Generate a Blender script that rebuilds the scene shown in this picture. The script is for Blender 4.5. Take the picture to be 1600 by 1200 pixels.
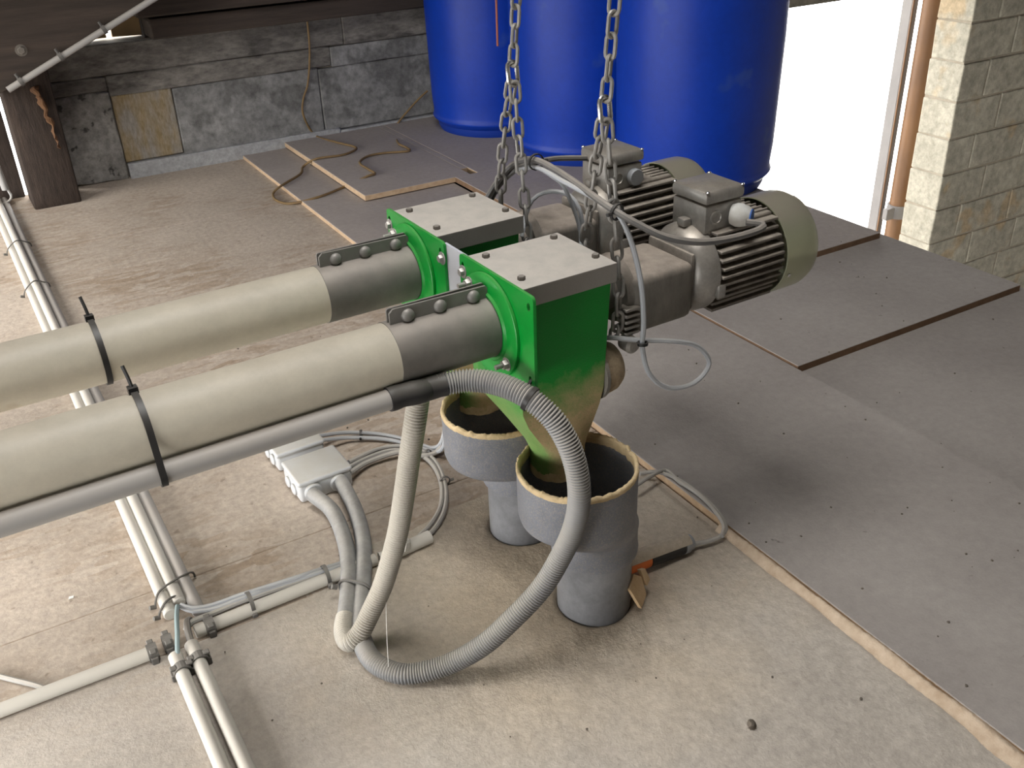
import bpy, bmesh, math, random
from mathutils import Vector, Matrix, noise

for o in list(bpy.data.objects):
    bpy.data.objects.remove(o)
S = bpy.context.scene
C = S.collection
random.seed(7)
rad = math.radians

# ---------------------------------------------------------------- camera
cam_d = bpy.data.cameras.new('camera')
cam_d.sensor_width = 36.0
cam_d.lens = 36.0 * 1503.82 / 1600.0
cam_d.clip_start = 0.02
cam = bpy.data.objects.new('camera', cam_d)
C.objects.link(cam)
_y, _p, _r = rad(60.455), rad(29.475), rad(-2.179)
_f = Vector((math.cos(_y) * math.cos(_p), math.sin(_y) * math.cos(_p), -math.sin(_p)))
_rt = Vector((math.sin(_y), -math.cos(_y), 0))
_up = _rt.cross(_f)
_rt, _up = math.cos(_r) * _rt + math.sin(_r) * _up, -math.sin(_r) * _rt + math.cos(_r) * _up
cam.matrix_world = Matrix(((_rt.x, _up.x, -_f.x, 0), (_rt.y, _up.y, -_f.y, 0), (_rt.z, _up.z, -_f.z, 1.0), (0, 0, 0, 1)))
S.camera = cam

# ---------------------------------------------------------------- world, daylight, exposure
wd = bpy.data.worlds.new('overcast_sky')
S.world = wd
wd.use_nodes = True
wd.node_tree.nodes['Background'].inputs[0].default_value = (1.0, 0.99, 0.975, 1)
wd.node_tree.nodes['Background'].inputs[1].default_value = 14.0

# the sky comes in through openings of the barn, the roof one added for fill; each gets a portal so that it is sampled well
def portal(name, loc, target, sx, sy):
    d = bpy.data.lights.new(name, 'AREA')
    d.shape = 'RECTANGLE'
    d.size, d.size_y = sx, sy
    d.cycles.is_portal = True
    o = bpy.data.objects.new(name, d)
    C.objects.link(o)
    o.location = loc
    o.rotation_euler = (Vector(target) - Vector(loc)).to_track_quat('-Z', 'Y').to_euler()
    return o
WIN = (0.1, 2.2, 0.05, 0.52)         # low eaves opening on the left: y0, y1, z0, z1 (wall at x = -0.75)
WIN2 = (2.3, 3.5, 0.03, 0.58)        # nearer eaves opening (wall at x = -0.35)
SKY = (-0.3, 0.8, 0.45, 1.55)         # unseen roof opening added for overhead fill: x0, x1, y0, y1
DOOR = (2.62, 4.0, -2.7, 0.405)      # opening in the gable: x0, x1, z0, z1
for nm, W_, wx in (('eaves_portal', WIN, -0.755), ('eaves_portal_far', WIN2, -0.355)):
    yc, zc = (W_[0] + W_[1]) / 2, (W_[2] + W_[3]) / 2
    portal(nm, (wx, yc, zc), (9, yc, zc), W_[1] - W_[0], W_[3] - W_[2])
portal('roof_fill_portal', ((SKY[0] + SKY[1]) / 2, (SKY[2] + SKY[3]) / 2, 2.395), ((SKY[0] + SKY[1]) / 2, (SKY[2] + SKY[3]) / 2, 0), SKY[1] - SKY[0], SKY[3] - SKY[2])
portal('door_portal', ((DOOR[0] + DOOR[1]) / 2, 3.02, (DOOR[2] + DOOR[3]) / 2), ((DOOR[0] + DOOR[1]) / 2, -9, (DOOR[2] + DOOR[3]) / 2), DOOR[1] - DOOR[0], DOOR[3] - DOOR[2])

S.view_settings.view_transform = 'Standard'
S.view_settings.look = 'None'
S.view_settings.exposure = -0.17
S.view_settings.gamma = 1.0
S.view_settings.use_curve_mapping = False

PATHS = {
 'hose_front': [(0.4237, 1.3737, 0.022), (0.413, 1.282, 0.017), (0.3915, 1.1989, 0.014), (0.354, 1.1128, 0.014), (0.3205, 1.043, 0.014), (0.3033, 0.9927, 0.014), (0.3024, 0.9498, 0.014), (0.3215, 0.9128, 0.015), (0.3496, 0.8943, 0.018), (0.3856, 0.8769, 0.03), (0.4251, 0.8554, 0.06), (0.462, 0.8392, 0.1), (0.4998, 0.8259, 0.145), (0.5243, 0.8153, 0.195), (0.5371, 0.8018, 0.25), (0.5373, 0.7922, 0.305), (0.5328, 0.7979, 0.355), (0.5222, 0.8147, 0.395), (0.5079, 0.8366, 0.418), (0.4926, 0.8619, 0.43), (0.4738, 0.8903, 0.434), (0.4497, 0.9104, 0.434), (0.4236, 0.9188, 0.433), (0.3995, 0.9222, 0.432)],
 'hose_rear': [(0.3669, 1.3653, 0.022), (0.3799, 1.3036, 0.017), (0.3669, 1.2148, 0.014), (0.3413, 1.1386, 0.014), (0.3115, 1.0728, 0.014), (0.2897, 1.0315, 0.014), (0.2866, 1.0038, 0.016), (0.3019, 0.9965, 0.03), (0.3236, 0.998, 0.06), (0.344, 0.9944, 0.1), (0.3593, 0.9866, 0.15), (0.3711, 0.9783, 0.2), (0.381, 0.9687, 0.26), (0.3908, 0.9629, 0.315), (0.3978, 0.9556, 0.36), (0.4053, 0.9562, 0.39), (0.4095, 0.9558, 0.41), (0.4122, 0.9559, 0.42)],
 'cable_loop1': [(0.4594, 1.426, 0.02), (0.5263, 1.4507, 0.01), (0.5727, 1.4368, 0.008), (0.5955, 1.4007, 0.008), (0.5994, 1.3473, 0.008), (0.58, 1.2761, 0.008), (0.5491, 1.2181, 0.008), (0.5114, 1.1797, 0.008), (0.4711, 1.157, 0.01), (0.45, 1.1485, 0.012)],
 'cable_loop2': [(0.453, 1.4105, 0.02), (0.4999, 1.4346, 0.01), (0.5459, 1.4362, 0.008), (0.5794, 1.4088, 0.008), (0.5914, 1.3601, 0.008), (0.5813, 1.2986, 0.008), (0.5528, 1.2375, 0.008), (0.5156, 1.1976, 0.008), (0.4784, 1.172, 0.01), (0.4457, 1.1513, 0.012)],
 'cable_up1': [(0.4395, 1.5271, 0.03), (0.4968, 1.5365, 0.012), (0.5493, 1.5037, 0.008), (0.5915, 1.4484, 0.008), (0.6142, 1.3977, 0.01), (0.6265, 1.3791, 0.03), (0.6441, 1.3906, 0.06)],
 'cable_up2': [(0.4369, 1.5101, 0.03), (0.495, 1.5158, 0.012), (0.5522, 1.4799, 0.008), (0.5889, 1.4287, 0.008), (0.6134, 1.3827, 0.01), (0.6226, 1.3635, 0.03), (0.6409, 1.3792, 0.06)],
 'cable_up3': [(0.4452, 1.3914, 0.02), (0.493, 1.418, 0.012), (0.5558, 1.4135, 0.014), (0.5864, 1.3815, 0.012), (0.6171, 1.3792, 0.012), (0.634, 1.3818, 0.04), (0.6424, 1.3859, 0.07)],
 'tee1': [(0.1014, 1.208, 0.02), (0.1133, 1.1896, 0.022), (0.1395, 1.1819, 0.02), (0.1826, 1.1782, 0.022), (0.2256, 1.1716, 0.024), (0.2751, 1.1675, 0.024), (0.3069, 1.1703, 0.02), (0.3715, 1.1729, 0.012)],
 'tee2': [(0.1005, 1.2063, 0.018), (0.1136, 1.1865, 0.018), (0.142, 1.1748, 0.018), (0.1804, 1.1722, 0.02), (0.2247, 1.1707, 0.02), (0.2742, 1.1665, 0.02), (0.3047, 1.1645, 0.02), (0.369, 1.167, 0.012)],
 'tee3': [(0.0942, 1.159, 0.012), (0.1058, 1.1619, 0.02), (0.1348, 1.1674, 0.016), (0.1741, 1.1699, 0.016), (0.2233, 1.1685, 0.016), (0.2733, 1.1656, 0.016), (0.3038, 1.1636, 0.016)],
 'teeg': [(0.0958, 1.2084, 0.02), (0.0879, 1.1717, 0.03), (0.0806, 1.1378, 0.03), (0.0736, 1.1173, 0.02), (0.0696, 1.1003, 0.012)],
 'smallcable': [(-0.1656, 1.2326, 0.006), (-0.1359, 1.1997, 0.006), (-0.1097, 1.1707, 0.006), (-0.0931, 1.1501, 0.004)],
 'sensor_cable1': [(0.8294, 0.91, 0.016), (0.861, 0.905, 0.012), (0.8878, 0.901, 0.016), (0.9085, 0.9152, 0.016), (0.9213, 0.9487, 0.018), (0.9275, 0.9915, 0.018), (0.9274, 1.0383, 0.018), (0.9207, 1.0773, 0.018), (0.9015, 1.0982, 0.02), (0.8792, 1.1059, 0.02)],
 'sensor_cable2': [(0.8838, 0.8967, 0.018), (0.9063, 0.9176, 0.018), (0.9217, 0.9652, 0.018), (0.9263, 1.0098, 0.018), (0.9224, 1.053, 0.018), (0.9228, 1.089, 0.02), (0.8782, 1.0777, 0.03), (0.8448, 1.0701, 0.03)],
 'cord': [(1.222, 3.552, 0.567), (1.22, 3.552, 0.46), (1.214, 3.552, 0.349), (1.191, 3.552, 0.238), (1.165, 3.552, 0.183), (1.157, 3.552, 0.125), (1.1973, 3.5707, 0.0395), (1.2261, 3.4251, 0.0395), (1.2571, 3.3262, 0.0395), (1.2445, 3.2835, 0.0395), (1.1814, 3.2501, 0.0395), (1.0888, 3.2608, 0.0395), (1.0397, 3.2719, 0.018), (0.9988, 3.1909, 0.018), (0.9027, 3.1044, 0.018), (0.8643, 3.0819, 0.005), (0.8494, 3.0045, 0.005), (0.8783, 2.9444, 0.005), (0.9678, 2.9173, 0.018), (1.0766, 2.9674, 0.018), (1.1566, 2.9607, 0.0395), (1.1874, 2.9729, 0.0395), (1.1883, 3.0349, 0.0395), (1.1947, 3.1231, 0.0395), (1.2498, 3.1784, 0.0395), (1.3127, 3.1806, 0.0395), (1.3939, 3.1493, 0.0395), (1.408, 3.19, 0.0395), (1.4105, 3.2729, 0.0395), (1.523, 3.55, 0.005), (1.538, 3.55, 0.036), (1.593, 3.55, 0.083), (1.638, 3.55, 0.117), (1.677, 3.55, 0.141)],
 'motor_cable': [(0.8614, 0.8835, 0.555), (0.8768, 0.8688, 0.553), (0.86, 0.8584, 0.552), (0.81, 0.8572, 0.552), (0.7609, 0.8611, 0.557), (0.7216, 0.8751, 0.568), (0.6961, 0.8945, 0.583), (0.6786, 0.9141, 0.596), (0.6729, 0.944, 0.604), (0.6873, 1.0144, 0.604), (0.6976, 1.0846, 0.605), (0.6992, 1.1447, 0.605), (0.7027, 1.2048, 0.585), (0.691, 1.2345, 0.555), (0.6806, 1.2543, 0.524), (0.6643, 1.2639, 0.487), (0.6513, 1.2636, 0.453)],
 'motor_cable2': [(0.8143, 1.1834, 0.578), (0.7603, 1.1821, 0.587), (0.7234, 1.1753, 0.59), (0.7097, 1.2049, 0.577), (0.6989, 1.2397, 0.549), (0.6904, 1.2595, 0.519), (0.6752, 1.2691, 0.483)],
 'signal_cable': [(0.702, 1.2348, 0.558), (0.7077, 1.2049, 0.574), (0.6984, 1.1347, 0.596), (0.6883, 1.0544, 0.599), (0.6786, 0.9591, 0.601), (0.6795, 0.9191, 0.595), (0.6899, 0.9044, 0.562), (0.6962, 0.8895, 0.51), (0.6994, 0.8846, 0.457), (0.6994, 0.8846, 0.415), (0.7095, 0.8799, 0.376), (0.7396, 0.8756, 0.348), (0.7807, 0.8715, 0.345), (0.8057, 0.8721, 0.367), (0.7866, 0.8767, 0.397), (0.7455, 0.8807, 0.415), (0.7021, 0.8947, 0.423), (0.6756, 0.9141, 0.426), (0.6742, 0.934, 0.418)],
 'drop_cable': [(0.7063, 1.1398, 0.592), (0.6994, 1.0947, 0.592), (0.7086, 1.0849, 0.581), (0.7226, 1.0852, 0.552), (0.7297, 1.0804, 0.527), (0.7318, 1.0754, 0.502), (0.7221, 1.0652, 0.48), (0.6983, 1.0546, 0.45)],
 'arc_cable': [(0.6684, 1.1339, 0.5), (0.6832, 1.1443, 0.528), (0.6942, 1.1446, 0.547), (0.7084, 1.1349, 0.558), (0.7169, 1.1151, 0.563), (0.7253, 1.0953, 0.561), (0.7317, 1.0804, 0.545), (0.7368, 1.0756, 0.513)],
 'thread': [(0.3481, 0.9962, 0.085), (0.3306, 0.9621, 0.055), (0.3107, 0.9174, 0.029)],
}
# ---------------------------------------------------------------- materials
def mat(name, col, col2=None, nscale=8.0, rough=0.7, metal=0.0, bump=0.0, bscale=120.0, dust=None, dust_amt=0.0,
        dust_lo=0.1, dust_hi=0.9, spec=0.35, stretch=(1, 1, 1), spots=None, spot_scale=60.0, spot_thr=0.72, spot_amt=0.6,
        zdust=None, patch=None, flake=None, mottle=None, coord='Object', detail=5.0, contrast=(0.3, 0.7)):
    m = bpy.data.materials.new(name)
    m.use_nodes = True
    nt = m.node_tree
    N, L = nt.nodes, nt.links
    b = N['Principled BSDF']
    b.inputs['Roughness'].default_value = rough
    b.inputs['Metallic'].default_value = metal
    b.inputs['Specular IOR Level'].default_value = spec
    tc = N.new('ShaderNodeTexCoord')
    mp = N.new('ShaderNodeMapping')
    mp.inputs['Scale'].default_value = stretch
    if coord == 'World':
        g0 = N.new('ShaderNodeNewGeometry')
        L.new(g0.outputs['Position'], mp.inputs['Vector'])
    else:
        L.new(tc.outputs[coord], mp.inputs['Vector'])
    vec = mp.outputs['Vector']

    def nz(scale, det=5.0, ro=0.6):
        n = N.new('ShaderNodeTexNoise')
        n.inputs['Scale'].default_value = scale
        n.inputs['Detail'].default_value = det
        n.inputs['Roughness'].default_value = ro
        L.new(vec, n.inputs['Vector'])
        return n.outputs['Fac']

    def rng(x, a, bb, c=0.0, d=1.0):
        n = N.new('ShaderNodeMapRange')
        n.inputs['From Min'].default_value = a
        n.inputs['From Max'].default_value = bb
        n.inputs['To Min'].default_value = c
        n.inputs['To Max'].default_value = d
        L.new(x, n.inputs['Value'])
        return n.outputs['Result']

    def mul(x, y):
        n = N.new('ShaderNodeMath')
        n.operation = 'MULTIPLY'
        L.new(x, n.inputs[0])
        if isinstance(y, float):
            n.inputs[1].default_value = y
        else:
            L.new(y, n.inputs[1])
        return n.outputs[0]

    def mix(fac, a, c):
        n = N.new('ShaderNodeMix')
        n.data_type = 'RGBA'
        L.new(fac, n.inputs[0])
        for i, v in ((6, a), (7, c)):
            if isinstance(v, tuple):
                n.inputs[i].default_value = (v[0], v[1], v[2], 1)
            else:
                L.new(v, n.inputs[i])
        return n.outputs[2]
    cur = None
    if col2:
        cur = mix(rng(nz(nscale, detail), contrast[0], contrast[1]), tuple(col), tuple(col2))
    if flake:
        vo = N.new('ShaderNodeTexVoronoi')
        vo.inputs['Scale'].default_value = flake[1]
        m2 = N.new('ShaderNodeMapping')
        m2.inputs['Scale'].default_value = flake[3]
        g1_ = N.new('ShaderNodeNewGeometry')
        L.new(g1_.outputs['Position'], m2.inputs['Vector'])
        wv = N.new('ShaderNodeTexNoise')
        wv.inputs['Scale'].default_value = 9.0
        L.new(m2.outputs['Vector'], wv.inputs['Vector'])
        av = N.new('ShaderNodeVectorMath')
        av.operation = 'MULTIPLY_ADD'
        L.new(wv.outputs['Color'], av.inputs[0])
        av.inputs[1].default_value = (0.12, 0.12, 0.12)
        L.new(m2.outputs['Vector'], av.inputs[2])
        L.new(av.outputs['Vector'], vo.inputs['Vector'])
        sc_ = N.new('ShaderNodeSeparateColor')
        L.new(vo.outputs['Color'], sc_.inputs[0])
        cur = mix(mul(mul(rng(sc_.outputs[0], 0.0, 1.0), rng(nz(2.2), 0.42, 0.6)), float(flake[2])), cur or tuple(col), tuple(flake[0]))
    if patch:
        # meal that has fallen around a spot: colour changes with distance, ragged by noise
        (pcx, pcy), r0_, r1_, pc, pa = patch
        g2_ = N.new('ShaderNodeNewGeometry')
        vd = N.new('ShaderNodeVectorMath')
        vd.operation = 'DISTANCE'
        L.new(g2_.outputs['Position'], vd.inputs[0])
        vd.inputs[1].default_value = (pcx, pcy, 0)
        ma = N.new('ShaderNodeMath')
        ma.operation = 'MULTIPLY_ADD'
        L.new(nz(7.0), ma.inputs[0])
        ma.inputs[1].default_value = 0.35
        L.new(vd.outputs['Value'], ma.inputs[2])
        cur = mix(mul(rng(ma.outputs[0], r1_ + 0.17, r0_ + 0.17), float(pa)), cur or tuple(col), tuple(pc))
    if spots:
        cur = mix(mul(rng(nz(spot_scale, 3.0), spot_thr, spot_thr + 0.06), float(spot_amt)), cur or tuple(col), tuple(spots))
    if dust:
        g = N.new('ShaderNodeNewGeometry')
        sp = N.new('ShaderNodeSeparateXYZ')
        L.new(g.outputs['Normal'], sp.inputs[0])
        up = rng(sp.outputs['Z'], dust_lo, dust_hi)
        f = mul(mul(up, rng(nz(nscale * 2.5), 0.25, 0.6, 0.55, 1.0)), float(dust_amt))
        cur = mix(f, cur or tuple(col), tuple(dust))
    if zdust:
        # meal crust that has settled up to a given height of the part (its own ragged edge)
        z0, z1, c3, amt = zdust
        g = N.new('ShaderNodeSeparateXYZ')
        L.new(tc.outputs['Object'], g.inputs[0])
        ad = N.new('ShaderNodeMath')
        ad.operation = 'MULTIPLY_ADD'
        L.new(nz(28.0), ad.inputs[0])
        ad.inputs[1].default_value = 0.09
        L.new(g.outputs['Z'], ad.inputs[2])
        f = rng(ad.outputs[0], z0 + 0.045, z1 + 0.045)
        f = mul(mul(f, rng(nz(160.0, 2.0), 0.3, 0.55, 0.8, 1.0)), float(amt))
        gn = N.new('ShaderNodeNewGeometry')
        sn = N.new('ShaderNodeSeparateXYZ')
        L.new(gn.outputs['Normal'], sn.inputs[0])
        f = mul(f, rng(sn.outputs['X'], -0.85, -0.35, 0.35, 1.0))     # meal clings less to the face towards the tube
        cur = mix(f, cur or tuple(col), c3)
    if mottle:
        n_ = N.new('ShaderNodeMix')
        n_.data_type = 'RGBA'
        n_.blend_type = 'MULTIPLY'
        n_.inputs[0].default_value = 1.0
        if cur is None:
            n_.inputs[6].default_value = (col[0], col[1], col[2], 1)
        else:
            L.new(cur, n_.inputs[6])
        v1 = rng(nz(mottle[0], 6.0, 0.75), 0.3, 0.7, 1 - mottle[1], 1 + mottle[1] * 0.6)
        cc = N.new('ShaderNodeCombineColor')
        for k_ in range(3):
            L.new(v1, cc.inputs[k_])
        L.new(cc.outputs[0], n_.inputs[7])
        cur = n_.outputs[2]
    if cur is None:
        b.inputs['Base Color'].default_value = (col[0], col[1], col[2], 1)
    else:
        L.new(cur, b.inputs['Base Color'])
    if bump:
        bn = N.new('ShaderNodeBump')
        bn.inputs['Strength'].default_value = bump
        bn.inputs['Distance'].default_value = 0.002
        L.new(nz(bscale, 4.0, 0.7), bn.inputs['Height'])
        L.new(bn.outputs['Normal'], b.inputs['Normal'])
    return m

DUST = (0.40, 0.355, 0.30)
TAN = (0.52, 0.40, 0.24)
M = {}
M['board_tan'] = mat('chipboard_tan', (0.48, 0.40, 0.325), (0.42, 0.352, 0.285), 4.0, 0.85, bump=0.4, bscale=150, coord='World', mottle=(70, 0.28),
                     flake=((0.27, 0.19, 0.12), 22.0, 0.75, (1, 3.2, 1)), spots=(0.19, 0.145, 0.105), spot_scale=46, spot_thr=0.65, spot_amt=0.55)
M['board_meal'] = mat('chipboard_under_meal', (0.48, 0.425, 0.365), (0.42, 0.37, 0.32), 3.0, 0.92, bump=0.5, bscale=190, coord='World', mottle=(80, 0.2),
                      flake=((0.36, 0.27, 0.18), 22.0, 0.35, (1, 3.2, 1)), patch=((0.60, 0.98), 0.1, 0.42, (0.53, 0.43, 0.31), 0.8),
                      spots=(0.22, 0.18, 0.14), spot_scale=60, spot_thr=0.69, spot_amt=0.5)
M['board_dust'] = mat('chipboard_dusty', (0.385, 0.335, 0.30), (0.315, 0.275, 0.25), 3.0, 0.9, bump=0.25, bscale=220, mottle=(60, 0.12), coord='World',
                      spots=(0.12, 0.10, 0.09), spot_scale=42, spot_thr=0.73, spot_amt=0.55)
M['board_grey'] = mat('chipboard_grey_dust', (0.375, 0.34, 0.31), (0.29, 0.258, 0.236), 2.6, 0.9, bump=0.25, bscale=220, mottle=(60, 0.12), coord='World',
                      spots=(0.10, 0.085, 0.075), spot_scale=36, spot_thr=0.71, spot_amt=0.6)
M['board_edge'] = mat('chipboard_cut_edge', (0.55, 0.40, 0.26), (0.42, 0.29, 0.18), 60, 0.9, bump=0.4, bscale=300, coord='World')
M['board_edge_dark'] = mat('chipboard_brown_edge', (0.20, 0.12, 0.07), (0.14, 0.085, 0.05), 40, 0.9, coord='World')
M['meal'] = mat('meal_dust', (0.48, 0.43, 0.37), (0.42, 0.375, 0.325), 3.0, 0.95, bump=0.7, bscale=190, coord='World', mottle=(80, 0.2),
                patch=((0.60, 0.98), 0.1, 0.42, (0.53, 0.43, 0.31), 0.8), spots=(0.27, 0.22, 0.17), spot_scale=60, spot_thr=0.7, spot_amt=0.5, spec=0.1)
M['meal_pale'] = mat('meal_ridge', (0.56, 0.45, 0.34), (0.40, 0.30, 0.21), 45.0, 0.95, bump=0.8, bscale=260, coord='World', spec=0.1)
M['meal_tan'] = mat('meal_coat', (0.42, 0.33, 0.22), (0.34, 0.26, 0.165), 30.0, 0.95, bump=0.8, bscale=300, mottle=(120, 0.3))
M['crust'] = mat('meal_crust', (0.62, 0.48, 0.29), (0.50, 0.38, 0.22), 60.0, 0.95, bump=1.0, bscale=260, coord='World', spec=0.1)
M['concrete'] = mat('concrete', (0.27, 0.265, 0.255), (0.165, 0.162, 0.155), 5.0, 0.95, bump=0.8, bscale=70, coord='World', contrast=(0.32, 0.68), mottle=(28, 0.5),
                    spots=(0.085, 0.082, 0.078), spot_scale=6.5, spot_thr=0.56, spot_amt=0.55)
M['ledge'] = mat('dusty_ledge', (0.36, 0.36, 0.36), (0.29, 0.288, 0.285), 8.0, 0.95, bump=0.5, bscale=100, coord='World', mottle=(50, 0.35))
M['concrete_warm'] = mat('concrete_warm', (0.215, 0.198, 0.175), (0.12, 0.11, 0.098), 6.0, 0.95, bump=0.9, bscale=60, coord='World', mottle=(30, 0.55), stretch=(0.6, 1, 1.6),
                         spots=(0.06, 0.055, 0.05), spot_scale=9, spot_thr=0.58, spot_amt=0.55)
M['concrete_tan'] = mat('concrete_yellow', (0.255, 0.19, 0.10), (0.25, 0.225, 0.19), 5.0, 0.95, bump=0.6, bscale=70, coord='World', stretch=(2.6, 1, .8), contrast=(0.42, 0.58), mottle=(40, 0.35))
M['rubble'] = mat('rough_mortar', (0.31, 0.295, 0.27), (0.18, 0.17, 0.155), 11.0, 0.95, bump=1.0, bscale=40, coord='World', mottle=(35, 0.5),
                  spots=(0.03, 0.028, 0.025), spot_scale=22, spot_thr=0.6, spot_amt=0.8)
M['block'] = mat('cement_block', (0.285, 0.265, 0.215), (0.21, 0.195, 0.155), 5.0, 0.95, bump=0.8, bscale=60, coord='World', mottle=(25, 0.4),
                 spots=(0.26, 0.17, 0.075), spot_scale=3.2, spot_thr=0.58, spot_amt=0.5)
M['mortar'] = mat('mortar', (0.17, 0.145, 0.11), (0.22, 0.195, 0.155), 30, 0.95, coord='World')
M['timber'] = mat('old_timber', (0.060, 0.042, 0.032), (0.028, 0.020, 0.016), 9.0, 0.9, bump=0.8, bscale=60, coord='Object', stretch=(6, 6, .7), mottle=(30, 0.5))
M['timber_long'] = mat('old_beam', (0.065, 0.048, 0.038), (0.032, 0.025, 0.02), 8.0, 0.9, bump=0.7, bscale=60, coord='Object', stretch=(0.4, 5, 5))
M['torn_wood'] = mat('torn_wood', (0.15, 0.075, 0.033), (0.07, 0.035, 0.018), 30, 0.9, bump=0.6, bscale=80, stretch=(3, 3, .6))
M['tan_board'] = mat('tan_board', (0.30, 0.20, 0.10), (0.22, 0.14, 0.07), 10, 0.8, coord='World')
M['roof'] = mat('roof_underside', (0.075, 0.065, 0.057), (0.05, 0.043, 0.038), 3.0, 0.95, coord='World')
M['plaster'] = mat('lime_plaster', (0.30, 0.28, 0.25), (0.24, 0.225, 0.2), 2.0, 0.95, coord='World')
M['yard'] = mat('yard_gravel', (0.55, 0.54, 0.51), (0.47, 0.46, 0.43), 3.0, 0.95, coord='World')
M['pvc_cream'] = mat('cream_pvc', (0.60, 0.56, 0.46), (0.53, 0.485, 0.39), 3.5, 0.5, bump=0.08, bscale=60, dust=(0.42, 0.37, 0.295), dust_amt=0.85,
                     dust_lo=0.25, dust_hi=0.95, mottle=(14, 0.14), spots=(0.36, 0.285, 0.19), spot_scale=8, spot_thr=0.64, spot_amt=0.5)
M['steel_dull'] = mat('dull_steel', (0.23, 0.217, 0.20), (0.145, 0.136, 0.125), 22.0, 0.55, 0.35, dust=(0.33, 0.29, 0.25), dust_amt=0.75)
M['steel_bar'] = mat('dull_bar', (0.27, 0.262, 0.248), (0.21, 0.203, 0.19), 30.0, 0.55, 0.35, dust=(0.30, 0.27, 0.235), dust_amt=0.6)
M['bolt'] = mat('zinc_bolt', (0.42, 0.41, 0.40), (0.27, 0.26, 0.245), 60.0, 0.45, 0.6, dust=DUST, dust_amt=0.5)
M['bolt_dusty'] = mat('dusty_bolt', (0.17, 0.15, 0.13), (0.12, 0.105, 0.09), 60.0, 0.7, 0.2, dust=(0.36, 0.33, 0.29), dust_amt=0.6)
M['green'] = mat('green_paint', (0.003, 0.30, 0.035), None, 10, 0.32, spec=0.4, dust=(0.30, 0.32, 0.20), dust_amt=0.25, mottle=(60, 0.12))
M['green_meal'] = mat('green_paint_meal', (0.002, 0.235, 0.025), None, 10, 0.4, spec=0.3, dust=(0.42, 0.34, 0.22), dust_amt=0.6,
                      zdust=(-0.135, -0.195, (0.52, 0.385, 0.21), 0.97), bump=0.5, bscale=400)
M['cover'] = mat('dusty_cover', (0.30, 0.285, 0.265), (0.26, 0.245, 0.225), 14.0, 0.8, 0.0, dust=(0.475, 0.435, 0.385), dust_amt=0.95, bump=0.25, bscale=300)
M['white_plate'] = mat('white_plate', (0.52, 0.53, 0.57), (0.49, 0.50, 0.55), 10, 0.5)
M['black'] = mat('black_plastic', (0.015, 0.015, 0.016), None, 10, 0.45, dust=(0.16, 0.145, 0.125), dust_amt=0.45)
M['black_tape'] = mat('black_tape', (0.02, 0.02, 0.022), None, 10, 0.5, dust=(0.16, 0.145, 0.125), dust_amt=0.7)
M['motor'] = mat('dusty_motor', (0.20, 0.185, 0.165), (0.145, 0.13, 0.115), 18.0, 0.6, 0.25, dust=(0.40, 0.35, 0.29), dust_amt=0.9, dust_lo=-0.1, dust_hi=0.85, mottle=(45, 0.3))
M['motor_shell'] = mat('dusty_casting', (0.37, 0.36, 0.34), (0.27, 0.255, 0.235), 14.0, 0.42, 0.5, dust=(0.37, 0.325, 0.27), dust_amt=0.9, mottle=(50, 0.25))
M['gear'] = mat('gearbox_paint', (0.205, 0.192, 0.168), (0.15, 0.138, 0.12), 12.0, 0.65, 0.1, dust=(0.385, 0.325, 0.27), dust_amt=0.95, stretch=(1, 1, .4), mottle=(40, 0.3))
M['fan'] = mat('zinc_fan_cover', (0.42, 0.435, 0.30), (0.35, 0.36, 0.25), 8.0, 0.3, 0.45, dust=(0.37, 0.325, 0.265), dust_amt=0.95, dust_lo=0.45, dust_hi=0.85)
M['plug_grey'] = mat('grey_plug', (0.32, 0.33, 0.34), (0.27, 0.275, 0.28), 40, 0.5)
M['gland_white'] = mat('white_gland', (0.55, 0.55, 0.53), (0.40, 0.38, 0.34), 50, 0.5)
M['gland_blue'] = mat('blue_ring', (0.03, 0.10, 0.33), None, 10, 0.5)
M['chain'] = mat('dusty_chain', (0.24, 0.235, 0.225), (0.32, 0.305, 0.285), 60, 0.55, 0.4, dust=(0.30, 0.275, 0.24), dust_amt=0.7)
M['shackle'] = mat('bright_zinc', (0.62, 0.62, 0.62), (0.42, 0.41, 0.40), 50, 0.25, 0.9)
M['pvc_grey'] = mat('grey_blue_pvc', (0.19, 0.20, 0.228), (0.15, 0.157, 0.178), 10.0, 0.5, dust=(0.46, 0.37, 0.25), dust_amt=0.7,
                    spots=(0.38, 0.32, 0.24), spot_scale=460, spot_thr=0.52, spot_amt=0.32, bump=0.15, bscale=300, mottle=(20, 0.25))
M['pvc_grey_clean'] = mat('grey_blue_pipe', (0.26, 0.265, 0.28), (0.14, 0.142, 0.15), 7.0, 0.28, dust=(0.4, 0.34, 0.25), dust_amt=0.5, mottle=(25, 0.3))
M['hose'] = mat('grey_hose', (0.215, 0.223, 0.24), (0.26, 0.258, 0.252), 12.0, 0.6, dust=(0.43, 0.385, 0.315), dust_amt=0.75, dust_lo=0.1, dust_hi=0.9)
M['hose_smooth'] = mat('grey_hose_smooth', (0.235, 0.24, 0.248), (0.29, 0.288, 0.28), 9.0, 0.55, dust=(0.42, 0.39, 0.345), dust_amt=0.8, dust_lo=0.2, dust_hi=0.95, mottle=(30, 0.25))
M['hose_groove'] = mat('hose_groove', (0.07, 0.073, 0.08), (0.10, 0.10, 0.10), 14.0, 0.7)
M['hose_pale_groove'] = mat('pale_hose_groove', (0.12, 0.11, 0.095), (0.34, 0.31, 0.265), 11.0, 0.8)
M['hose_pale'] = mat('pale_dusty_hose', (0.40, 0.38, 0.34), (0.47, 0.44, 0.385), 25.0, 0.8, dust=(0.52, 0.47, 0.39), dust_amt=0.9, bump=0.5, bscale=240)
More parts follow.
